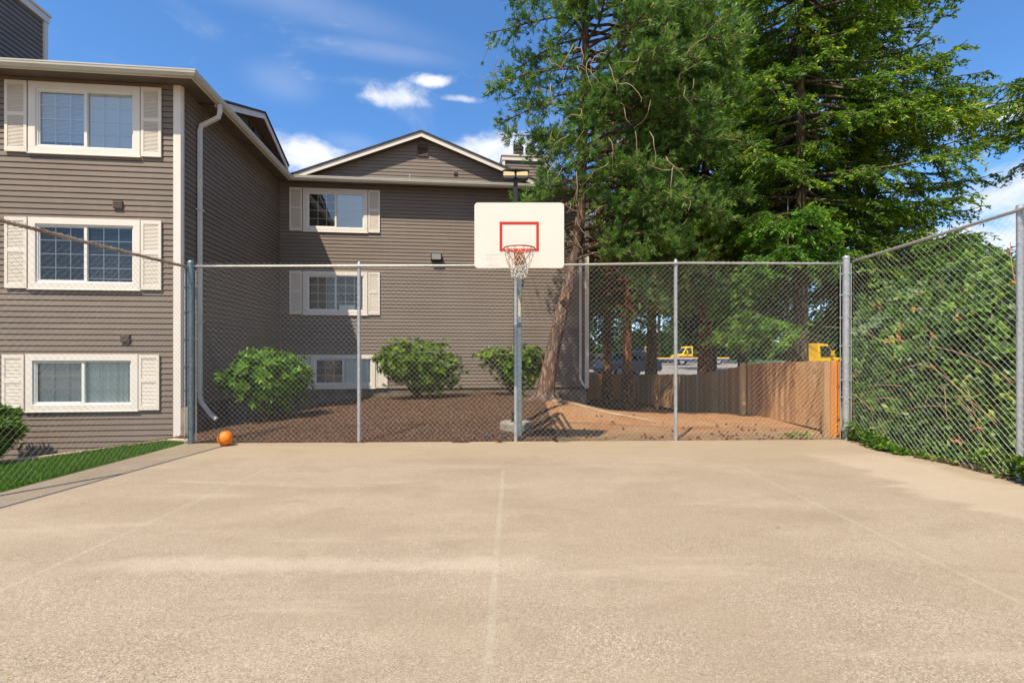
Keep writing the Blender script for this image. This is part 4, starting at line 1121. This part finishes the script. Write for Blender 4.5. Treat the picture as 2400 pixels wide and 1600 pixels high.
G = 'conifers beside the yard'
def T_(name, base, label, *a, **k):
    o = thing(name, base, label, 'tree', G); cnt[label[:18]] = spruce(o, base, *a, **k); return o
T_('spruce_tree', (8.98, 15.5, -.05), 'tall spruce with straight grey trunk and yellow green tips right of centre', 17.5, .25, 4.5,
   lambda z, f: (4.9 if z < 10.3 else 4.1)*min(1, (17.6-z)/4.5)*(.80+.20*math.sin(z*2.1)), 1.0, M_spruce, M_barkg, 21, azw=lambda a, z: (.34 if math.sin(a) < -.80 else .90+.12*max(0, math.cos(a-.1))), tipc=.62, nb=6, drp=.8, whorl=.33)
T_('spruce_tree', (13.3, 18.5, -.05), 'second spruce with dark trunk behind the tall one', 17, .24, 3.4,
   lambda z, f: 3.3*min(1, (17-z)/5), .8, M_sprdark, M_barkg, 22, tipc=.35, nb=6)
T_('spruce_tree', (18.6, 14.2, -.05), 'spruce at the right edge whose branches hang into view', 16, .25, 3.5,
   lambda z, f: (6.2 if z > 6.8 else 2.5)*min(1, (16-z)/4), .9, M_sprdark, M_barkg, 23, azw=lambda a, z: (.85 if 9.2 < z < 10.6 else .15) if math.cos(a) < -.2 else .35, tipc=.55, whorl=.32, nb=7)
T_('fir_tree', (8.15, 21.0, -.05), 'fir with orange brown trunk seen above the low green branches', 18, .30, 4.6,
   lambda z, f: 4.7*min(1, (18-z)/4), .85, M_spruce, M_barko, 24, nb=7, azw=lambda a, z: .6 if (math.cos(a) < -.5 and z < 6) else 1, tipc=.25)
T_('fir_tree', (4.75, 20.5, -.68), 'fir whose reddish trunk stands in the shaded yard', 17, .23, 3.9,
   lambda z, f: 3.2*min(1, (17-z)/5), .5, M_sprdark, M_barko, 25, tipc=.2)
T_('fir_tree', (4.6, 24.0, -.8), 'fir with brown trunk at the back of the yard', 15, .25, 6.0,
   lambda z, f: 3.2*(1-f)**.6, .4, M_sprdark, M_barko, 26, tipc=.1)
T_('fir_tree', (6.78, 24.2, -.1), 'dark fir standing between the blue car and the yellow truck', 16, .28, 4.8,
   lambda z, f: 4.0*(1-f)**.6, .55, M_sprdark, M_barko, 27, tipc=.1)
T_('hemlock_tree', (7.15, 12.9, -.05), 'low bright green hemlock behind the timber fence', 5.6, .07, .9,
   lambda z, f: 2.3*(1-f)**.6+.4, 1.2, M_hemlock, M_barkg, 28, azw=lambda a, z: (1.0 if (math.cos(a) < -.35 and z > 2.2) else .75 if z > 3.8 else 0), drp=.6, cut=lambda P: (P[:, 0] > 6.3+.35*(P[:, 1]-10.6)) & (P[:, 2] < 2.35), shoot=.15, wd=.05, tipc=.5, whorl=.2, nb=6)
T_('cedar_tree', (11.6, 13.2, -.05), 'small dense cedar rising behind the brambles', 5.1, .09, .4,
   lambda z, f: 2.7*(1-f)**.55, 1.0, M_hemlock, M_barkg, 29, shoot=.15, wd=.05, tipc=.3, whorl=.2, nb=6)

# leafy trees far behind: dark mass with its own crowns and trunks
def leafy(root, base, H, rad, zlo, n, mt, seed, leaf=.22):
    r = np.random.default_rng(seed); org = tuple(root.location)
    trunk_mesh([(base[0], base[1], base[2]-.2), (base[0]+.1, base[1], base[2]+H*.4), (base[0], base[1], base[2]+H*.85)], [.28, .2, .05], 10, .08, seed).build('trunk', M_barkg, root, origin=org, smooth=True)
    nc = 60; c_ = nrmz(r.normal(size=(nc, 3)))*r.uniform(.35, 1, (nc, 1))**.6
    cen = np.stack([base[0]+c_[:, 0]*rad*.8, base[1]+c_[:, 1]*rad*.8, base[2]+zlo+(H-zlo)*(.5+.46*c_[:, 2])], -1)
    cr_ = r.uniform(.18, .34, nc)*rad
    i = r.integers(0, nc, n); d_ = nrmz(r.normal(size=(n, 3))); rr = r.uniform(.55, 1.05, (n, 1))
    P = cen[i]+d_*rr*cr_[i][:, None]*np.array([1, 1, .8])
    D = d_+r.normal(0, .6, (n, 3))+np.array([0, 0, -.2])
    cm = MB(); cm.cards(P, D, r.normal(size=(n, 3)), leaf*r.uniform(.6, 1.2, n), leaf*.5, np.clip(r.uniform(0, .7, nc)[i]+r.normal(0, .12, n), 0, 1), .2)
    cm.build('crown', mt, root, origin=org)
LT = [(1.5, 36, 11, 4.6, .8), (8.45, 30.2, 9, 3.0, 4.0), (13.4, 29, 10, 4.2, 1.2), (25.5, 33, 12, 5, .8), (10, 66, 15, 7, 1.5), (20, 68, 16, 8, 1.2), (31, 66, 16, 8, 1.5), (24, 24, 6.2, 4, .3), (30, 34, 9, 5.5, .3), (20, 25.5, 7, 3.4, .4), (40, 52, 11, 8, .5), (17.5, 17.5, 4.8, 3.0, .3),
      (0, 68, 15, 8, 1.5), (6.5, 45, 12, 5, 4.6), (4.2, 29.8, 9.5, 3.2, 4.0), (10.9, 27.2, 9, 3.4, 2.6), (17, 42, 13, 5.5, 5.0)]
desc = ['broad dark tree behind the right end of the rear wing', 'dark leafy tree between the blue car and the firs', 'leafy tree behind the hemlock', 'large leafy tree right of the yellow truck cab',
        'distant tree beyond the blue car', 'distant tree beyond the yellow flatbed trucks', 'wide distant tree right of the yellow flatbed trucks', 'leafy tree far right behind the cedar', 'tall leafy tree in the right distance',
        'low leafy tree behind the yellow truck cab', 'farthest tree on the right skyline', 'leafy tree at the right behind the cedar top',
        'distant tree farthest left, half hidden by the rear wing', 'tree in the parking lot behind the dark grey car', 'dark leafy tree over the dark grey car by the rear wing corner', 'dark leafy tree behind the pale post of the timber fence', 'tree in the parking lot in front of the yellow flatbed trucks']
for i, (x, y, h, rd, zl) in enumerate(LT):
    o = thing('leafy_tree', (x, y, 0), desc[i], 'tree', 'background leafy trees'); leafy(o, (x, y, 0), h, rd, zl, 13000 if y < 50 else 8000, M_far, 100+i, .26 if y < 50 else .50)
# a wood that closes the horizon
r = np.random.default_rng(5); n = 60000; a = r.uniform(-1.3, 1.3, n); dist = r.uniform(105, 135, n)
Pw = np.stack([np.sin(a)*dist, np.cos(a)*dist, r.uniform(0, 1, n)**.7*(7+3*np.sin(a*23)+2*np.sin(a*57+1))], -1)
m = MB(); m.cards(Pw, r.normal(size=(n, 3)), r.normal(size=(n, 3)), 1.6, .9, r.uniform(0, .6, n)); tag(m.build('distant_wood', M_far), 'low dark wood along the horizon', 'woodland', kind='stuff')

# ------------------------------------------------------------------ shrubs
def shrub(root, cen, rad, n, mt, seed, leaf=.11, wd=.036, base=None, flat=.9, low=-1.0, lobes=None):
    r = np.random.default_rng(seed); org = tuple(root.location); cm = MB(); st_ = MB()
    lobes = lobes or [(cen, rad)]; Pl = []; Nl = []
    for (c_, rd) in lobes:
        c_ = np.array(c_, float); rd = np.array(rd, float)
        nn = int(n*(rd[0]*rd[2])/sum(l[1][0]*l[1][2] for l in lobes))
        d_ = nrmz(r.normal(size=(nn, 3))); d_[:, 2] = np.abs(d_[:, 2])*np.where(r.random(nn) < .62, 1, -1)
        lump = 1+.16*np.sin(d_[:, 0]*7+seed)*np.sin(d_[:, 2]*6+1)+.11*np.sin(d_[:, 1]*9+d_[:, 0]*5)+.07*r.normal(size=nn)
        rr = np.where(r.random(nn) < .68, r.uniform(.86, 1.04, nn), r.uniform(.45, .86, nn))*lump
        P = c_+d_*rd*rr[:, None]
        k = d_[:, 2] > low
        Pl.append(P[k]); Nl.append(nrmz(d_[k]/rd+np.array([0, 0, .25])))
    P = np.concatenate(Pl); Nn = np.concatenate(Nl); n_ = len(P); K = 8
    PP = np.repeat(P, K, 0); NN = np.repeat(Nn, K, 0); ang = np.tile(np.arange(K)*2*math.pi/K, n_)+np.repeat(r.uniform(0, 6, n_), K)
    A = nrmz(np.cross(NN, np.array([.3, .2, 1.]))); B = np.cross(NN, A)
    D = A*np.cos(ang)[:, None]+B*np.sin(ang)[:, None]+NN*r.uniform(.1, 1.0, (n_*K, 1))
    t_ = np.repeat(np.clip(r.uniform(.15, .75, n_), 0, 1), K)+r.normal(0, .12, n_*K)+(np.arange(n_*K) % K == 0)*.25
    cm.cards(PP, D, np.cross(D, NN)+r.normal(0, .2, (n_*K, 3)), leaf*r.uniform(.6, 1.15, n_*K), wd, np.clip(t_, 0, 1), .22)
    b0 = np.array(base)
    for j in range(26):
        tgt = P[r.integers(0, n_)]; q = [tuple(b0+r.normal(0, .05, 3)*[1, 1, 0])]
        for s_ in (.35, .7, .97): q.append(tuple(b0+(tgt-b0)*s_+r.normal(0, .04, 3)+np.array([0, 0, .06*(1-s_)])))
        st_.tube(q, [.02, .014, .009, .004], 5, caps=False)
    st_.build('stem', M_stem, root, origin=org, smooth=True); cm.build('foliage', mt, root, origin=org)
SG = 'rounded leafy shrubs by the walls'
b = (-5.35, 11.0, tz(-5.35, 11.0)); o = thing('shrub', b, 'rounded bright green shrub nearest the inner building corner, left of the others', 'shrub', SG)
shrub(o, (-5.38, 11.0, .98), (.93, .80, .60), 800, M_bush, 31, base=b, leaf=.15, wd=.055, lobes=[((-5.45, 11.0, 1.03), (.80, .72, .52)), ((-5.30, 11.0, .68), (.50, .5, .44)), ((-4.86, 10.95, .98), (.38, .40, .32)), ((-6.0, 11.0, .95), (.34, .4, .26)), ((-5.5, 11.0, 1.33), (.42, .4, .26))])
b = (-2.75, 14.5, tz(-2.75, 14.5)); o = thing('shrub', b, 'wide yellow green shrub in the middle of the mulch bed', 'shrub', SG)
shrub(o, (-2.8, 14.5, 1.2), (1.1, .85, .65), 760, M_bush2, 32, base=b, leaf=.16, wd=.06, lobes=[((-2.85, 14.5, 1.28), (1.02, .8, .66)), ((-2.35, 14.5, 1.0), (.82, .7, .55)), ((-3.45, 14.4, 1.32), (.45, .5, .42))])
b = (.05, 14.7, tz(.05, 14.7)); o = thing('shrub', b, 'fan shaped shrub with flat clipped top behind the hoop post', 'shrub', SG)
shrub(o, (0, 14.7, 1.2), (1, .7, .5), 560, M_bush2, 33, base=b, leaf=.14, wd=.05, lobes=[((-.55, 14.7, 1.42), (.50, .5, .30)), ((-.15, 14.7, 1.12), (.42, .5, .42)), ((.38, 14.7, 1.32), (.60, .5, .46)), ((.25, 14.7, .92), (.5, .5, .42))])
b = (-9.45, 8.95, tz(-9.45, 8.95)); o = thing('shrub', b, 'green shrub on the lawn cut off by the left edge', 'shrub', SG)
shrub(o, (-9.45, 8.95, .0), (.62, .6, .62), 430, M_bush, 34, base=b, leaf=.15, wd=.055, lobes=[((-9.50, 8.95, .12), (.45, .5, .46))])

# ------------------------------------------------------------------ brambles
def bram_h(x, y):
    return np.clip((x-6.12)*2.2, .0, 1)*(np.interp(x, [6, 7, 8, 9.5, 12], [1.1, 1.75, 2.35, 2.9, 3.1])+.32*np.sin(x*3.1+y*1.7)+.28*np.sin(y*3.7+x)+.22*np.sin(x*7+y*6)+.16*np.sin(y*11+x*3))
r = np.random.default_rng(41); n = 17500
x = 6.16+r.exponential(1.4, n); x = np.where(x > 12, r.uniform(6.2, 12, n), x); y = r.uniform(3.2, 12.6, n); h = bram_h(x, y)
k = ~((y > 9.0) & (x < .685*y+.1)); x, y, h = x[k], y[k], h[k]; n = len(x)
z = h*np.where(r.random(n) < .6, r.uniform(.82, 1.05, n), r.uniform(.02, .9, n))+.02
P0 = np.stack([x, y, z], -1)+r.normal(0, .03, (n, 3)); P0[:, 0] = np.maximum(P0[:, 0], 6.13)
K = 3; Nn = nrmz(np.stack([-np.ones(n)*.7+r.normal(0, .5, n), -.6+r.normal(0, .5, n), .8+r.normal(0, .5, n)], -1))
P = np.repeat(P0, K, 0); NN = np.repeat(Nn, K, 0); ang = np.tile(np.arange(K)*1.75-1.75, n)+np.repeat(r.uniform(0, 6, n), K)
A = nrmz(np.cross(NN, np.array([0, .3, 1.]))); Bv = np.cross(NN, A); D = A*np.cos(ang)[:, None]+Bv*np.sin(ang)[:, None]+NN*.15
sz = np.repeat(r.uniform(.07, .15, n), K)
t_ = np.clip(np.repeat(r.uniform(.0, .8, n)**1.3+.22*np.sin(x*2.9+z*2.3)*np.sin(y*2.6-z*3.1), K)+r.normal(0, .08, n*K), 0, 1)
W = np.cross(D, NN); kind = np.repeat(r.random(n), K); patch = np.repeat((np.sin(x*2.3+1)*np.sin(y*1.9+z*2.2) > .72), K)
bt = MB(); sel = (kind > .03) & ~(patch & (kind < .6)); bt.cards(P[sel], D[sel], W[sel], sz[sel], sz[sel]*.72, t_[sel], .15)
brr = thing('bramble_thicket', (7.5, 8, 0), 'tangled bramble thicket pressing against the right fence', 'brambles'); brr['kind'] = 'stuff'
bt.build('foliage', M_bram, brr, origin=(7.5, 8, 0))
bt = MB(); sel = patch & (kind < .6) & (kind > .03); bt.cards(P[sel], D[sel], W[sel], sz[sel]*1.1, sz[sel]*.85, t_[sel], .15); bt.build('pale_leaf', M_brampale, brr, origin=(7.5, 8, 0))
bt = MB(); sel = kind <= .03; bt.cards(P[sel], D[sel], W[sel], sz[sel], sz[sel]*.7, t_[sel], .2); bt.build('dead_leaf', M_deadleaf, brr, origin=(7.5, 8, 0))
fl_ = r.integers(0, n, 60); bt = MB(); Pf = np.repeat(P0[fl_]+[-.05, -.03, .03], 6, 0)+r.normal(0, .012, (360, 3))
bt.cards(Pf, r.normal(size=(360, 3))+[-.3, -.3, .3], r.normal(size=(360, 3)), .03, .02); bt.build('blossom', mat('bramble_blossom', (.72, .66, .60), .6), brr, origin=(7.5, 8, 0))
bt = MB()
for j in range(64):
    x0, y0 = r.uniform(6.3, 8.5), r.uniform(3.6, 8.4); q = np.array([x0, y0, .05]); d_ = nrmz(np.array([r.normal(-.1, .4), r.normal(0, .6), 1.4])); pts = [tuple(q)]
    for s_ in range(12): d_ = nrmz(d_+r.normal(0, .12, 3)+np.array([0, 0, -.16])); q = q+d_*.26; q[0] = max(q[0], 6.14+.0*q[0]); q[2] = max(.03, q[2]); pts.append(tuple(q))
    bt.tube(pts, list(np.linspace(.009, .004, 13)), 4, caps=False)
bt.build('cane', M_cane, brr, origin=(7.5, 8, 0), smooth=True)
# low creeping leaves along the fence foot
n = 3300; y = r.uniform(3.0, 8.75, n); x = 5.86+np.abs(r.normal(0, .16, n))+.10*np.sin(y*2.2)-.08*(r.random(n) < .3); hgt = np.clip(.04+.24*r.random(n)*(.6+.6*np.sin(y*2.3+.5)), .015, .4)
gap = ((y > 6.2) & (y < 7.1)) | (np.sin(y*5.3+1) > .55); k = ~(gap & (r.random(n) < .85)); x, y, hgt = x[k], y[k], hgt[k]; n = len(x)
bt = MB(); P = np.repeat(np.stack([x, y, hgt], -1), 3, 0); D = r.normal(size=(3*n, 3))*[1, 1, .45]
bt.cards(P, D, r.normal(size=(3*n, 3))*[1, 1, .3], r.uniform(.04, .085, 3*n), .045, np.clip(np.repeat(r.uniform(.1, .95, n), 3), 0, 1), .15)
tag(bt.build('creeping_ground_cover', M_bram), 'low green creeping leaves along the foot of the right fence', 'ground cover', kind='stuff')
n = 700; bt = MB(); P = np.stack([r.uniform(5.95, 6.5, n), r.uniform(5.9, 7.2, n), r.uniform(.01, .05, n)], -1)
bt.cards(P, r.normal(size=(n, 3))*[1, 1, .12], r.normal(size=(n, 3)), r.uniform(.06, .2, n), .006, r.uniform(0, 1, n)); tag(bt.build('dry_straw', M_twig), 'dry straw lying in the gap under the brambles', 'straw', kind='stuff')
# weed by the far edge
wd_ = thing('weed_plant', (5.15, 8.98, tz(5.15, 8.98)), 'small green weed growing at the court edge near the right corner', 'plant')
n = 90; P = np.stack([5.15+r.normal(0, .14, n), 8.98+r.normal(0, .08, n), tz(5.15, 8.98)+r.uniform(.01, .12, n)], -1)
bt = MB(); bt.cards(P, r.normal(size=(n, 3))*[1, 1, .5], r.normal(size=(n, 3)), .07, .03, r.uniform(.4, 1, n)); bt.build('foliage', M_bush, wd_, origin=tuple(wd_.location))

# ------------------------------------------------------------------ pine cones and litter
mb = MB(); V = []
prof = []
for i in range(15):
    f = i/14; rr = .021*math.sin(math.pi*min(1, f*.93+.07))**.7*(1.0 if i % 2 else .74); prof.append((max(rr, .001), .058*f))
mb.lathe(prof, (0, 0, 0), 9)
cone = mb.build('pine_cone', M_cone); tag(cone, 'small brown pine cone lying on the ground behind the far fence', 'pine cone', 'fallen pine cones')
r = np.random.default_rng(77); first = True
for i in range(110):
    px_ = r.uniform(1100, 1900) if i % 6 else r.uniform(900, 1200); Yc = 8.75+r.exponential(.7)
    if Yc > 12: continue
    Xc = (px_-1200)/1167*Yc; Xc = float(np.clip(Xc, -3, 5.7))
    if abs(Xc-.07) < .4 and abs(Yc-9.7) < .4: continue
    c_ = cone if first else cone.copy()
    if not first: C.objects.link(c_)
    first = False
    s_ = r.uniform(.8, 1.35); c_.scale = (s_, s_, s_); c_.location = (Xc, Yc, tz(Xc, Yc)+.028*s_); c_.rotation_euler = (R(90+r.uniform(-14, 14)), 0, r.uniform(0, 6.28))
n = 2600; x = r.uniform(.7, 6.1, n); y = 8.62+r.exponential(1.4, n); k = y < 13; x, y = x[k], y[k]; n = len(x)
bt = MB(); bt.cards(np.stack([x, y, terrain(x, y)+.012], -1), r.normal(size=(n, 3))*[1, .6, .06], np.tile([0, .3, 1.], (n, 1))+r.normal(0, .2, (n, 3)), r.uniform(.05, .14, n), .007, r.uniform(0, 1, n))
tag(bt.build('fallen_needles', M_twig), 'thin fallen needles and twigs scattered on the orange dirt', 'litter', kind='stuff')
n = 9000; x = r.uniform(-6.6, 1.0, n); y = r.uniform(8.6, 15.8, n)
bt = MB(); bt.cards(np.stack([x, y, terrain(x, y)+.026], -1), r.normal(size=(n, 3))*[1, 1, .25], r.normal(size=(n, 3)), r.uniform(.02, .055, n), .016, r.uniform(0, 1, n))
M_chip = leafmat('bark_chip', (.036, .018, .011), (.14, .075, .045), (.50, .34, .22), trans=.02, rough=.9)
tag(bt.build('mulch_chips', M_chip), 'dark brown bark chips covering the planting bed', 'mulch', kind='stuff')
# surface roots by the pine
rt = thing('exposed_root', (1.0, 12.2, .3), 'pale root crossing the bare dirt right of the pine', 'tree root')
bt = MB(); bt.tube([(1.0, 12.3, tz(1, 12.3)+.01), (1.6, 11.9, tz(1.6, 11.9)+.02), (2.2, 11.5, tz(2.2, 11.5)+.01), (2.9, 11.3, tz(2.9, 11.3)+.01), (3.5, 11.0, tz(3.5, 11)-.02)], [.05, .04, .035, .03, .015], 8)
bt.build('root', M_twig, rt, origin=tuple(rt.location), smooth=True)
# two small dark lids in the mulch
for x_ in (-.42, -.02-.12):
    o = thing('utility_lid', (x_, 9.02, tz(x_, 9.02)+.02), 'small dark flat lid in the mulch, %s' % ('left of the pair' if x_ < -.3 else 'right of the pair nearer the pole'), 'utility cover')
    q_ = MB(); q_.lathe([(.085, 0), (.09, .012), (.075, .03), (.02, .034)], (0, 0, 0), 18); q_.build('lid', M_black, o)

# ------------------------------------------------------------------ vehicles
def paint(name, c): return mat(name, c, .28, 0, .6)
M_carblue = paint('paint_blue_grey', (.16, .25, .36)); M_caryel = paint('paint_yellow', (.85, .55, .0)); M_cardark = paint('paint_dark_grey', (.05, .055, .06))
M_stripe = paint('paint_royal_blue', (.012, .045, .42)); M_tyre = mat('tyre', (.015, .015, .016), .85); M_rimm = mat('wheel_rim', (.5, .5, .52), .35, .5)
M_cglass = mat('car_glass', (.02, .028, .03), .08, 0, .8); M_lampr = mat('tail_lamp', (.45, .02, .015), .3); M_lampw = mat('head_lamp', (.75, .75, .72), .2)
def wheel(root, x, y, r_, w_):
    mb = MB(); prof = [(r_*.6, -w_/2), (r_*.93, -w_/2), (r_, -w_/2+.03), (r_, w_/2-.03), (r_*.93, w_/2), (r_*.6, w_/2)]
    V = []; k = 24
    for rr, zz_ in prof: V += [(x+rr*math.cos(2*math.pi*j/k), y+zz_, r_+rr*math.sin(2*math.pi*j/k)) for j in range(k)]
    mb.add(V, [(i*k+j, i*k+(j+1) % k, (i+1)*k+(j+1) % k, (i+1)*k+j) for i in range(5) for j in range(k)]+[tuple(range(k))[::-1], tuple(5*k+j for j in range(k))])
    w0 = mb.build('wheel', M_tyre, root)
    mb = MB(); V = []
    for rr, zz_ in ((r_*.62, -w_/2-.004), (r_*.55, -w_/2+.0), (r_*.2, -w_/2-.012), (.02, -w_/2-.014)): V += [(x+rr*math.cos(2*math.pi*j/k), y+zz_, r_+rr*math.sin(2*math.pi*j/k)) for j in range(k)]
    F_ = [(i*k+j, i*k+(j+1) % k, (i+1)*k+(j+1) % k, (i+1)*k+j) for i in range(3) for j in range(k)]
    mb.add(V, F_); V2 = [(a_, 2*y-b_, c_) for a_, b_, c_ in V]; mb.add(V2, F_)
    mb.build('rim', M_rimm, w0)
def carbody(root, prof, W, mt, inset):
    """side outline (x, z, width factor) skinned across the width with tumblehome"""
    mb = MB(); n = len(prof); V = []
    for side in (-1, -.86, .86, 1):
        for x_, z_, f_ in prof:
            s_ = side*W/2*f_*(1 if abs(side) < 1 else 1); zz_ = z_-(.035 if abs(side) == 1 and z_ > .6 else 0)
            V.append((x_*(.985 if abs(side) == 1 else 1), s_, zz_))
    F_ = []
    for s_ in range(3):
        for i in range(n): F_.append((s_*n+i, s_*n+(i+1) % n, (s_+1)*n+(i+1) % n, (s_+1)*n+i))
    F_.append(tuple(range(n))[::-1]); F_.append(tuple(3*n+i for i in range(n)))
    mb.add(V, F_); o = mb.build('body', mt, root); bevel(o, .03, 3); return o
def suv(name, loc, rz, mt, label, group=None, roofh=1.68, Ln=4.5):
    o = thing(name, loc, label, 'car', group, rz); h = Ln/2
    carbody(o, [(-h, .45, .94), (-h+.05, .30, .94), (h-.05, .28, .94), (h, .5, .94), (h-.03, .82, .93), (h-1.05, 1.0, .96), (h-1.75, roofh-.06, .78), (h-2.4, roofh, .78), (-h+.75, roofh-.03, .78), (-h+.22, 1.06, .95), (-h+.02, .9, .97)], 1.85, mt, .1)
    g = MB()
    for s_ in (-1, 1):
        yb, yt = s_*.895, s_*.735
        for a, bq, c_, d_ in ((h-1.25, h-1.85, h-2.42, h-2.42), (h-2.5, h-2.5, -h+1.45, -h+1.45), (-h+1.38, -h+1.38, -h+.85, -h+.45)):
            g.add([(a, yb, 1.03), (d_, yb, 1.03), (c_, yt, roofh-.13), (bq, yt, roofh-.13)], [(0, 1, 2, 3)])
    g.add([(h-1.05, -.72, 1.02), (h-1.05, .72, 1.02), (h-1.66, .62, roofh-.12), (h-1.66, -.62, roofh-.12)], [(0, 1, 2, 3)])
    g.add([(-h+.17, -.74, 1.08), (-h+.17, .74, 1.08), (-h+.62, .62, roofh-.14), (-h+.62, -.62, roofh-.14)], [(0, 1, 2, 3)])
    g.build('window_glass', M_cglass, o)
    for x_ in (h-.85, -h+.85):
        for s_ in (-1, 1): wheel(o, x_, s_*.84, .35, .23)
    for s_ in (-1, 1):
        MB().box(-h-.012, -h+.12, s_*.72-.14, s_*.72+.14, .86, 1.02).build('tail_light', M_lampr, o)
        MB().box(h-.14, h+.005, s_*.66-.16, s_*.66+.16, .66, .80).build('headlight', M_lampw, o)
    MB().box(-h-.03, -h+.1, -.84, .84, .42, .62).build('bumper', M_cardark, o)
    MB().box(h-.1, h+.03, -.84, .84, .36, .56).build('bumper', M_cardark, o)
    for s_ in (-1, 1): MB().box(h-1.42, h-1.30, s_*.98-.08, s_*.98+.08, 1.02, 1.16).build('mirror', mt, o)
    return o
suv('parked_car', (7.9, 34.0, .173), R(205), M_carblue, 'blue grey sport utility car parked behind the yard fence', 'vehicles in the parking lot')
suv('parked_car', (5.3, 37.5, .22), R(182), M_cardark, 'dark grey car parked left of the blue one', 'vehicles in the parking lot', 1.5)
def truck(loc, rz, label, box=True):
    o = thing('moving_truck', loc, label, 'truck', 'vehicles in the parking lot', rz)
    carbody(o, [(1.2, .5, .95), (3.2, .45, .95), (3.25, .95, .95), (3.1, 1.15, .95), (2.45, 1.25, .95), (1.9, 2.15, .85), (1.2, 2.2, .85)], 2.0, M_caryel, .1)
    g = MB()
    for s_ in (-1, 1): g.add([(2.30, s_*.955, 1.30), (1.35, s_*.955, 1.30), (1.35, s_*.87, 2.0), (1.92, s_*.87, 2.0)], [(0, 1, 2, 3)])
    g.add([(2.43, -.8, 1.30), (2.43, .8, 1.30), (1.96, .72, 2.05), (1.96, -.72, 2.05)], [(0, 1, 2, 3)]); g.build('window_glass', M_cglass, o)
    st_ = MB()
    for s_ in (-1, 1): st_.box(1.25, 3.0, s_*1.0-.006 if s_ > 0 else -1.0-.012, s_*1.0+.012 if s_ > 0 else -1.0+.006, .72, .98)
    st_.build('stripe', M_stripe, o)
    if box:
        bo = MB().box(-3.2, 1.1, -1.1, 1.1, .75, 2.95).build('cargo_box', M_caryel, o); bevel(bo, .04)
        MB().box(-3.21, 1.11, -1.11, 1.11, .9, 1.25).build('cargo_stripe', M_stripe, o)
    else:
        MB().box(-3.2, 1.1, -1.0, 1.0, .70, .86).build('flat_bed', M_caryel, o)
        MB().box(-3.21, 1.05, -1.01, 1.01, .50, .69).build('bed_stripe', M_stripe, o)
    for x_ in (2.35, -1.9):
        for s_ in (-1, 1): wheel(o, x_, s_*.86, .42, .26)
    for s_ in (-1, 1):
        MB().box(3.15, 3.27, s_*.72-.14, s_*.72+.14, .72, .88).build('headlight', M_lampw, o)
        MB().box(1.95, 2.05, s_*1.18-.13, s_*1.18+.13, 1.35, 1.70).build('mirror', M_caryel, o)
    return o
truck((19.15, 34, .17), 0, 'yellow truck cab showing above the timber fence by the corner post', False)
truck((17.6, 58, .51), R(178), 'yellow flatbed truck with blue stripe far off in the parking lot, left one', False)
truck((22.6, 60, .54), R(183), 'yellow flatbed truck far off in the parking lot beside the tree trunks, right one', False)
for o in SC.objects:
    if o.type == 'MESH' and o.name.split('.')[0] == 'crown': pass
print('pine tufts', npine, cnt)
